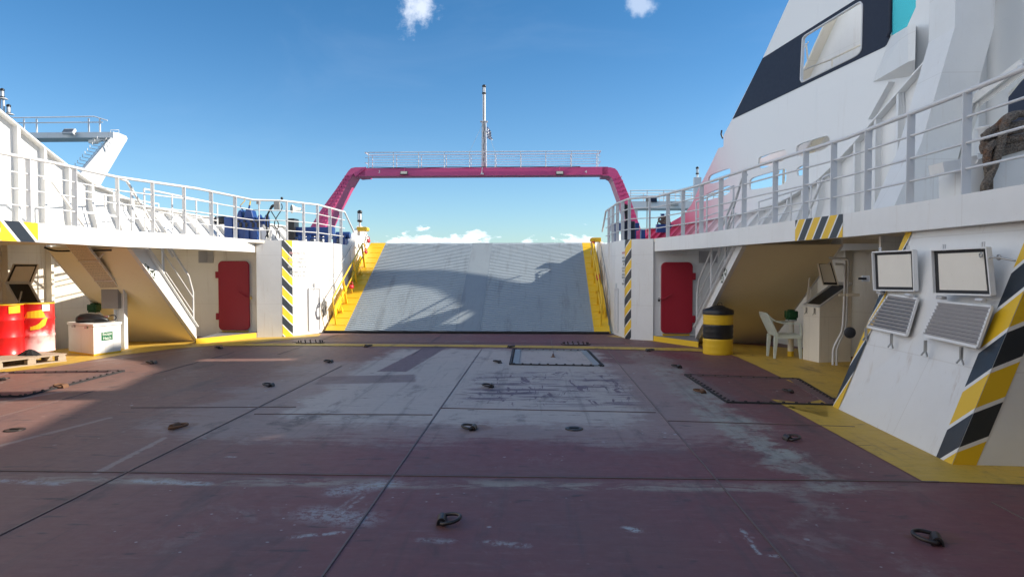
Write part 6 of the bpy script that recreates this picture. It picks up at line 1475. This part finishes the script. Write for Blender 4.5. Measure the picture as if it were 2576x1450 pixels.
    mb.hexa([up(q[0], .27), up(q[1], .27), up(q[1], .27) + nv * .004, up(q[0], .27) + nv * .004], [up(q[0], .43), up(q[1], .43), up(q[1], .43) + nv * .004, up(q[0], .43) + nv * .004]); sg_ = mb.build('green_sign', 'signgreen', t)
    textmesh('sign_lettering', 'Escape', up(m_ + nv * .006, .392), dv, (0, 0, 1), .078, 'signwhite', sg_, .001); textmesh('sign_lettering', 'Hatch', up(m_ + nv * .006, .312), dv, (0, 0, 1), .078, 'signwhite', sg_, .001)
    mb = MB(); le = C + (Lf - C) * .35; nl = Vector(((Lf - C).y, -(Lf - C).x, 0)).normalized(); nl = nl if nl.y < 0 else -nl
    for k in (.22, .72): mb.box(up(C + (Lf - C) * k + nl * .03, z1 - .07), (.05, .03, .035))
    mb.build('lid_catches', 'greymetal', t)
    # black bag
    bc = up(cc + (Rr - C) * .05, z1 + .085) + Vector((.05, -.15, 0)); t = thing('black_bag', bc, 'shiny black bag with straps lying on the escape hatch box', 'bag'); mb = MB(); ax = Vector((.95, .3, 0)).normalized(); ay = Vector((-ax.y, ax.x, 0)); nn = 14; vs = []; mm = 12
    prf = [(-.30, .02), (-.28, .07), (-.22, .092), (-.12, .098), (0, .095), (.1, .085), (.18, .062), (.25, .038), (.28, .012)]; random.seed(5)
    for x, r in prf:
        for k in range(mm): aa = 2 * math.pi * k / mm; j = 1 + random.uniform(-.08, .08); vs.append(bc + ax * x + ay * (r * 1.3 * j * math.cos(aa)) + Vector((0, 0, r * .92 * j * math.sin(aa) + (r - .09) * .8)))
    fs = [[i * mm + k, i * mm + (k + 1) % mm, (i + 1) * mm + (k + 1) % mm, (i + 1) * mm + k] for i in range(len(prf) - 1) for k in range(mm)] + [list(range(mm))[::-1], [(len(prf) - 1) * mm + k for k in range(mm)]]
    mb.add(vs, fs, 0, True); mb.build('bag_body', 'black', t)
    mb = MB(); mb.tube(smoothpath([bc + ax * .2 + Vector((0, 0, .02)), bc + ax * .34 + Vector((0, 0, .05)), bc + ax * .40 + Vector((0, 0, .02)), bc + ax * .36 + Vector((0, 0, -.05)), bc + ax * .2 + ay * -.1 + Vector((0, 0, -.07)), bc + ax * .05 + ay * -.14 + Vector((0, 0, -.075))]), .011, 6); mb.build('strap', 'rubber', t)
    mb = MB(); mb.box(bc + ax * .25 + Vector((0, -.03, .03)), (.08, .03, .03)); mb.build('buckle', 'greymetal', t)
    # grey electric box on a channel column and perforated tray up to the deckhead
    Y = 13.6; p0 = Py(254, 724, Y); p1 = Py(297, 776, Y); t = thing('junction_box', (p1.x, Y, p1.z), 'grey square junction box on a white channel column beside the port stairway', 'junction box')
    mb = MB(); mb.box(((p0.x + p1.x) / 2, Y + .09, (p0.z + p1.z) / 2), (p1.x - p0.x, .18, p0.z - p1.z)); mb.build('box', 'greybox', t, .006)
    mb = MB(); xa, xb = Py(286, 780, Y).x, Py(312, 780, Y).x; mb.box((xb - .01, Y + .06, 0), (.02, .12, p0.z + .05), z0=True); mb.box(((xa + xb) / 2, Y + .12, 0), (xb - xa - .02, .02, p0.z + .05), z0=True); mb.box((xa, Y + .06, 0), (.015, .10, p1.z - .01), z0=True); mb.build('channel_column', 'white', t)
    t = thing('cable_tray', (p1.x, Y, p0.z), 'perforated beige cable tray slanting up from the grey box to the deckhead', 'cable tray')
    T0 = Py(167, 612, 12.2); T1 = Py(215, 612, 12.2); B0 = Py(255, 721, Y - .03); B1 = Py(298, 720, Y - .03); mb = MB(); th = Vector((0, -.02, -.02)); mb.hexa([T0, T1, B1, B0], [v + th for v in (T0, T1, B1, B0)]); mb.build('tray_sheet', 'perf', t)
    mb = MB(); mb.beam(T0, B0, .03, .05, (0, 1, 1)); mb.beam(T1, B1, .03, .05, (0, 1, 1))
    for u in (.35, .82): mb.beam(T0 + (B0 - T0) * u + th * 1.5, T1 + (B1 - T1) * u + th * 1.5 + Vector((.05, 0, 0)), .02, .03, (0, 0, 1)); e = T1 + (B1 - T1) * u; mb.beam(e, e + Vector((.12, 0, .12)), .03, .02, (0, 1, 0))
    mb.build('tray_edges', 'cream', t)
port_stuff()

# ------------------------------------------------------------------ machinery on the bow decks
def winches():
    Y = 17.3; A = lambda x, y, YY=Y: Py(x, y, YY)
    t = thing('mooring_winch', (A(610, 598).x, Y, GZ), 'blue mooring winch with yellow-tipped levers behind the port railing', 'winch', 'blue winches')
    c = A(557, 554); mb = MB(); mb.lathe([(.0, -.16), (.09, -.16), (.105, -.14), (.105, .10), (.09, .13), (0, .13)], c, 20, axis='X'); mb.build('motor', 'black', t)
    x0, x1 = A(571, 560).x, A(592, 560).x; z0 = GZ; z1 = A(580, 547).z
    mb = MB(); mb.box(((x0 + x1) / 2, Y, (z0 + z1) / 2), (x1 - x0, .35, z1 - z0)); mb.build('gearbox', 'blue', t, .015)
    x0, x1 = A(598, 560).x, A(648, 560).x; z1 = A(620, 549).z
    mb = MB(); mb.box(((x0 + x1) / 2, Y, (z0 + z1) / 2), (x1 - x0, .30, z1 - z0)); mb.prism([(x1 - .30, Y - .15, z1), (x1 - .05, Y - .15, z1), (x1 - .10, Y - .15, z1 + .20), (x1 - .24, Y - .15, z1 + .24)], (0, .3, 0)); mb.prism([(x0 + .02, Y - .15, z1), (x0 + .18, Y - .15, z1), (x0 + .16, Y - .15, z1 + .22), (x0 + .08, Y - .15, z1 + .18)], (0, .3, 0)); mb.build('winch_body', 'blue', t, .02)
    for dx in (-.02, .28, .50):
        mb = MB(); xx = x0 + dx; mb.prism([(xx - .04, Y - .22, z0), (xx + .10, Y - .22, z0), (xx + .07, Y - .16, z1 - .1), (xx, Y - .16, z1 - .1)], (0, .06, 0)); mb.build('support_leg', 'blue', t)
    mb = MB(); mb.lathe([(.0, -.06), (.17, -.06), (.17, -.04), (.09, -.02), (.09, .10), (.17, .12), (.17, .14), (0, .14)], Vector((x1 + .12, Y, A(660, 556).z)), 20, axis='X'); mb.build('winch_drum', 'blue', t)
    mb = MB(); mb.tube([A(613, 532), A(604, 518)], .016, 6); mb.cut(); mb.tube([A(625, 530), A(628, 516)], .022, 6); mb.build('lever_arm', 'blue', t)
    mb = MB(); mb.tube([A(604, 517), A(616, 505), A(615, 501)], .010, 6); mb.cut(); mb.tube([A(628, 516), A(630, 505)], .016, 6); mb.build('lever_tip', 'yellow', t)
    mb = MB()
    for px_ in (600, 615, 632, 645): c = A(px_, 556, Y - .17); mb.lathe([(.03, -.02), (.03, .02)], c, 10, axis='Y'); mb.box(c + Vector((.05, 0, -.1)), (.06, .03, .12)); mb.cut()
    mb.build('valve_block', 'black', t)
    # second, long low windlass
    Y2 = 19.6; B = lambda x, y: Py(x, y, Y2)
    t = thing('windlass', (B(800, 620).x, Y2, GZ), 'long low blue windlass behind the port railing near the ramp', 'windlass', 'blue winches')
    x0, x1 = B(738, 600).x, B(872, 600).x; zt = B(800, 570).z
    mb = MB(); mb.box(((x0 + x1) / 2 - .2, Y2 + .1, zt - .14), (x1 - x0 - .4, .30, .26)); mb.build('main_beam', 'blue', t, .02)
    mb = MB(); mb.box((x0 - .02, Y2, zt - .08), (.24, .4, .62)); mb.build('end_gear', 'black', t, .02)
    for k in range(6): mb = MB(); xx = x0 + .25 + k * (x1 - x0 - .3) / 5; mb.box((xx, Y2, (GZ + zt - .25) / 2), (.10, .34, zt - .25 - GZ)); mb.build('foot', 'blue', t)
    mb = MB(); mb.box(((x0 + x1) / 2, Y2, GZ + .2), (x1 - x0, .3, .05)); mb.lathe([(.10, -.2), (.10, .2)], Vector((x1 - .1, Y2, GZ + .28)), 16, axis='X'); mb.build('rail_bar', 'blue', t)
    # starboard winch group
    Y3 = 18.0; D = lambda x, y: Py(x, y, Y3)
    t = thing('starboard_windlass', (D(1580, 600).x, Y3 + 1, GZ), 'blue windlass behind the starboard railing at the foot of the pink leg', 'windlass', 'blue winches')
    mb = MB(); mb.box((D(1582, 590).x, Y3, GZ + .27), (.28, .35, .55)); mb.build('gearbox', 'navy', t, .02)
    for k in range(4): mb = MB(); mb.box((2.25 + k * .22, 19.8 - k * .2, GZ + .2), (.11, .25, .4)); mb.build('foot', 'blue', t)
    mb = MB(); mb.box((2.5, 19.9, GZ + .52), (.8, .3, .22)); mb.build('main_beam', 'blue', t, .02)
    mb = MB()
    for k in range(5): dx = .03 * k; mb.tube(smoothpath([D(1568 + k * 3, 512 + k), D(1572 + k * 2, 530), D(1576 + k, 560), D(1580 + k, 590)]), .022, 6)
    mb.build('hydraulic_hoses', 'rubber', t)
    # control box with crossing hoses, port
    t = thing('control_box', A(697, 517, 17.0), 'grey control box with crossing black hoses on the port railing', 'control box'); c = A(697, 517, 17.0)
    mb = MB(); mb.box(c, (.14, .08, .20)); mb.build('box', 'greybox', t, .006)
    mb = MB(); mb.tube(smoothpath([A(708, 512, 17.0), A(709, 525, 17), A(694, 550, 17), A(691, 567, 17), A(702, 585, 17), A(703, 600, 17)]), .012, 6); mb.tube(smoothpath([A(688, 514, 17), A(681, 520, 17), A(682, 530, 17), A(694, 550, 17.02), A(701, 565, 17), A(695, 588, 17), A(694, 600, 17)]), .012, 6); mb.tube(smoothpath([A(690, 515, 17), A(678, 530, 17), A(670, 550, 17), A(672, 580, 17), A(674, 598, 17)]), .022, 6); mb.tube(smoothpath([A(684, 516, 17.1), A(674, 540, 17.1), A(677, 575, 17.1), A(668, 597, 17.1)]), .016, 6); mb.build('hoses', 'rubber', t)
    c = A(709, 499, 17.0); t = thing('bell_lamp', c, 'small black lamp perched on the port railing corner', 'lamp'); mb = MB(); mb.lathe([(.0, .04), (.03, .03), (.035, .0), (.02, -.03), (.012, -.06)], c, 10); mb.build('lamp_body', 'black', t)
    c = A(650, 507, 16.4); t = thing('rail_junction_box', c, 'small grey box with a cable on the port railing by the pillar', 'junction box'); mb = MB(); mb.box(c, (.085, .05, .12)); mb.tube([c, c + Vector((.02, .02, -.9))], .006, 5); mb.build('box', 'greybox', t)
    c = Py(1628, 500, 16.0); t = thing('rail_junction_box', c, 'small pale box on the starboard railing by the pillar', 'junction box'); mb = MB(); mb.box(c, (.06, .05, .12)); mb.tube([c, c + Vector((.0, .02, -.8))], .012, 5); mb.build('box', 'greybox', t)
    # horn loudspeaker
    c = Py(752, 526, 18.2); t = thing('horn_speaker', c, 'cream horn loudspeaker facing left on the port railing', 'loudspeaker'); tl = Matrix.Rotation(R(38), 3, 'Z'); mb = MB(); mb.lathe([(.115, -.20), (.11, -.17), (.06, -.10), (.045, -.02), (.045, .04), (.0, .05)], c, 20, axis='X', tilt=tl); mb.build('horn', 'cream', t); mb = MB(); mb.lathe([(.105, -.202), (.0, -.15)], c, 20, axis='X', tilt=tl); mb.build('horn_throat', 'black', t); mb = MB(); mb.tube([c + Vector((.03, 0, 0)), c + Vector((.10, 0, -.02)), Vector((c.x + .10, c.y, GZ))], .012, 6); mb.build('bracket', 'greymetal', t)
    # rope heap on blue bollard, starboard bow
    Yr = 21.0; c = Py(1672, 566, Yr); t = thing('rope_bollard', (c.x, Yr, GZ), 'blue twin bollard with brown rope wound on it over the starboard bow bulwark', 'bollard'); mb = MB()
    for px_ in (1667, 1680): q = Py(px_, 540, Yr); mb.lathe([(.055, -.5), (.055, .0), (.075, .01), (.075, .03), (0, .03)], q, 14)
    mb.box(Vector((c.x, Yr, c.z - .10)), (.5, .25, .25)); mb.build('posts', 'blue', t)
    mb = MB(); random.seed(4)
    for k in range(9): q = Py(1668 + random.uniform(-5, 8), 559 + random.uniform(-8, 8), Yr - .08); mb.ring(q, .10 + random.random() * .04, .06 + random.random() * .05, .022, 14, 6, u=(1, random.uniform(-.3, .3), 0), v=(0, random.uniform(-.3, .3), 1))
    mb.build('rope_turns', 'rope', t)
winches()

# roller fairleads / small bits on port bulwark: two white fairlead blocks
for i, (px_, py_, l) in enumerate(((560, 578, 'white fairlead bracket left of the blue mooring winch'), (668, 575, 'white fairlead bracket right of the blue mooring winch'))):
    c = Py(px_, py_, 17.9); t = thing('fairlead', (c.x, c.y, GZ), l, 'fairlead', 'white fairlead brackets'); mb = MB(); mb.prism([(c.x - .12, c.y, GZ), (c.x + .12, c.y, GZ), (c.x + .18, c.y, GZ + .32), (c.x - .18, c.y, GZ + .38), (c.x - .20, c.y, GZ + .2)], (0, .03, 0)); mb.prism([(c.x - .02, c.y - .15, GZ), (c.x + .02, c.y - .15, GZ), (c.x + .12, c.y - .02, GZ + .34), (c.x - .1, c.y - .02, GZ + .34)], (0, .12, 0)); mb.build('bracket_plates', 'white', t)

# mooring rope on white locker, starboard gallery near the camera
def big_rope():
    Y = 6.9; A = lambda x, y, o=0: Py(x, y, Y + o)
    t = thing('rope_locker', (5.0, 7.2, GZ), 'white curved locker under the heavy mooring rope at the right frame edge', 'locker')
    p = [A(2437, 415), A(2458, 410), A(2462, 400), A(2490, 392), A(2600, 362), A(2720, 330), A(2720, 520), A(2437, 520)]
    mb = MB(); mb.plate([[v for v in p]], (0, 1, 0), .5); mb.build('locker_shell', 'white', t)
    mb = MB(); mb.beam(A(2355, 425, .15), A(2440, 408, .15), .25, .10); mb.build('shelf', 'white', t)
    mb = MB(); c = A(2490, 322, .2); mb.lathe([(.10, -.25), (.10, -.02), (.13, .0), (.11, .012), (.0, .01)], c, 20); mb.build('bollard_head', 'white', t)
    t = thing('mooring_rope', A(2530, 350), 'thick brown braided mooring rope draped over the white locker at the right frame edge', 'rope')
    mb = MB(); r = .036
    random.seed(11)
    loops = [[(2480, 370), (2476, 350), (2495, 342), (2540, 332), (2600, 318)], [(2478, 385), (2474, 366), (2500, 356), (2545, 350), (2600, 340)], [(2480, 352), (2486, 334), (2510, 322), (2550, 315), (2600, 306)], [(2485, 392), (2500, 380), (2540, 368), (2600, 352)], [(2474, 344), (2490, 332), (2512, 316), (2530, 298), (2552, 288), (2600, 284)], [(2490, 340), (2530, 328), (2560, 318), (2610, 300)], [(2482, 398), (2510, 388), (2550, 376), (2600, 362)]]
    for i, L in enumerate(loops): mb.tube(smoothpath([A(x, y, -.02 - .02 * (i % 3)) for x, y in L]), r, 10)
    mb.tube(smoothpath([A(2552, 292, -.10), A(2533, 302, -.12), A(2525, 325, -.13), A(2518, 360, -.12), A(2510, 390, -.12), A(2500, 420, -.10), A(2488, 447, -.10), A(2478, 466, -.10), A(2476, 480, -.05)]), r * 1.05, 10)
    mb.tube(smoothpath([A(2510, 358, -.07), A(2496, 364, -.1), A(2484, 380, -.11), A(2483, 410, -.1), A(2487, 440, -.06), A(2488, 475, -.02)]), r, 10)
    mb.build('rope_turns', 'rope', t)
big_rope()
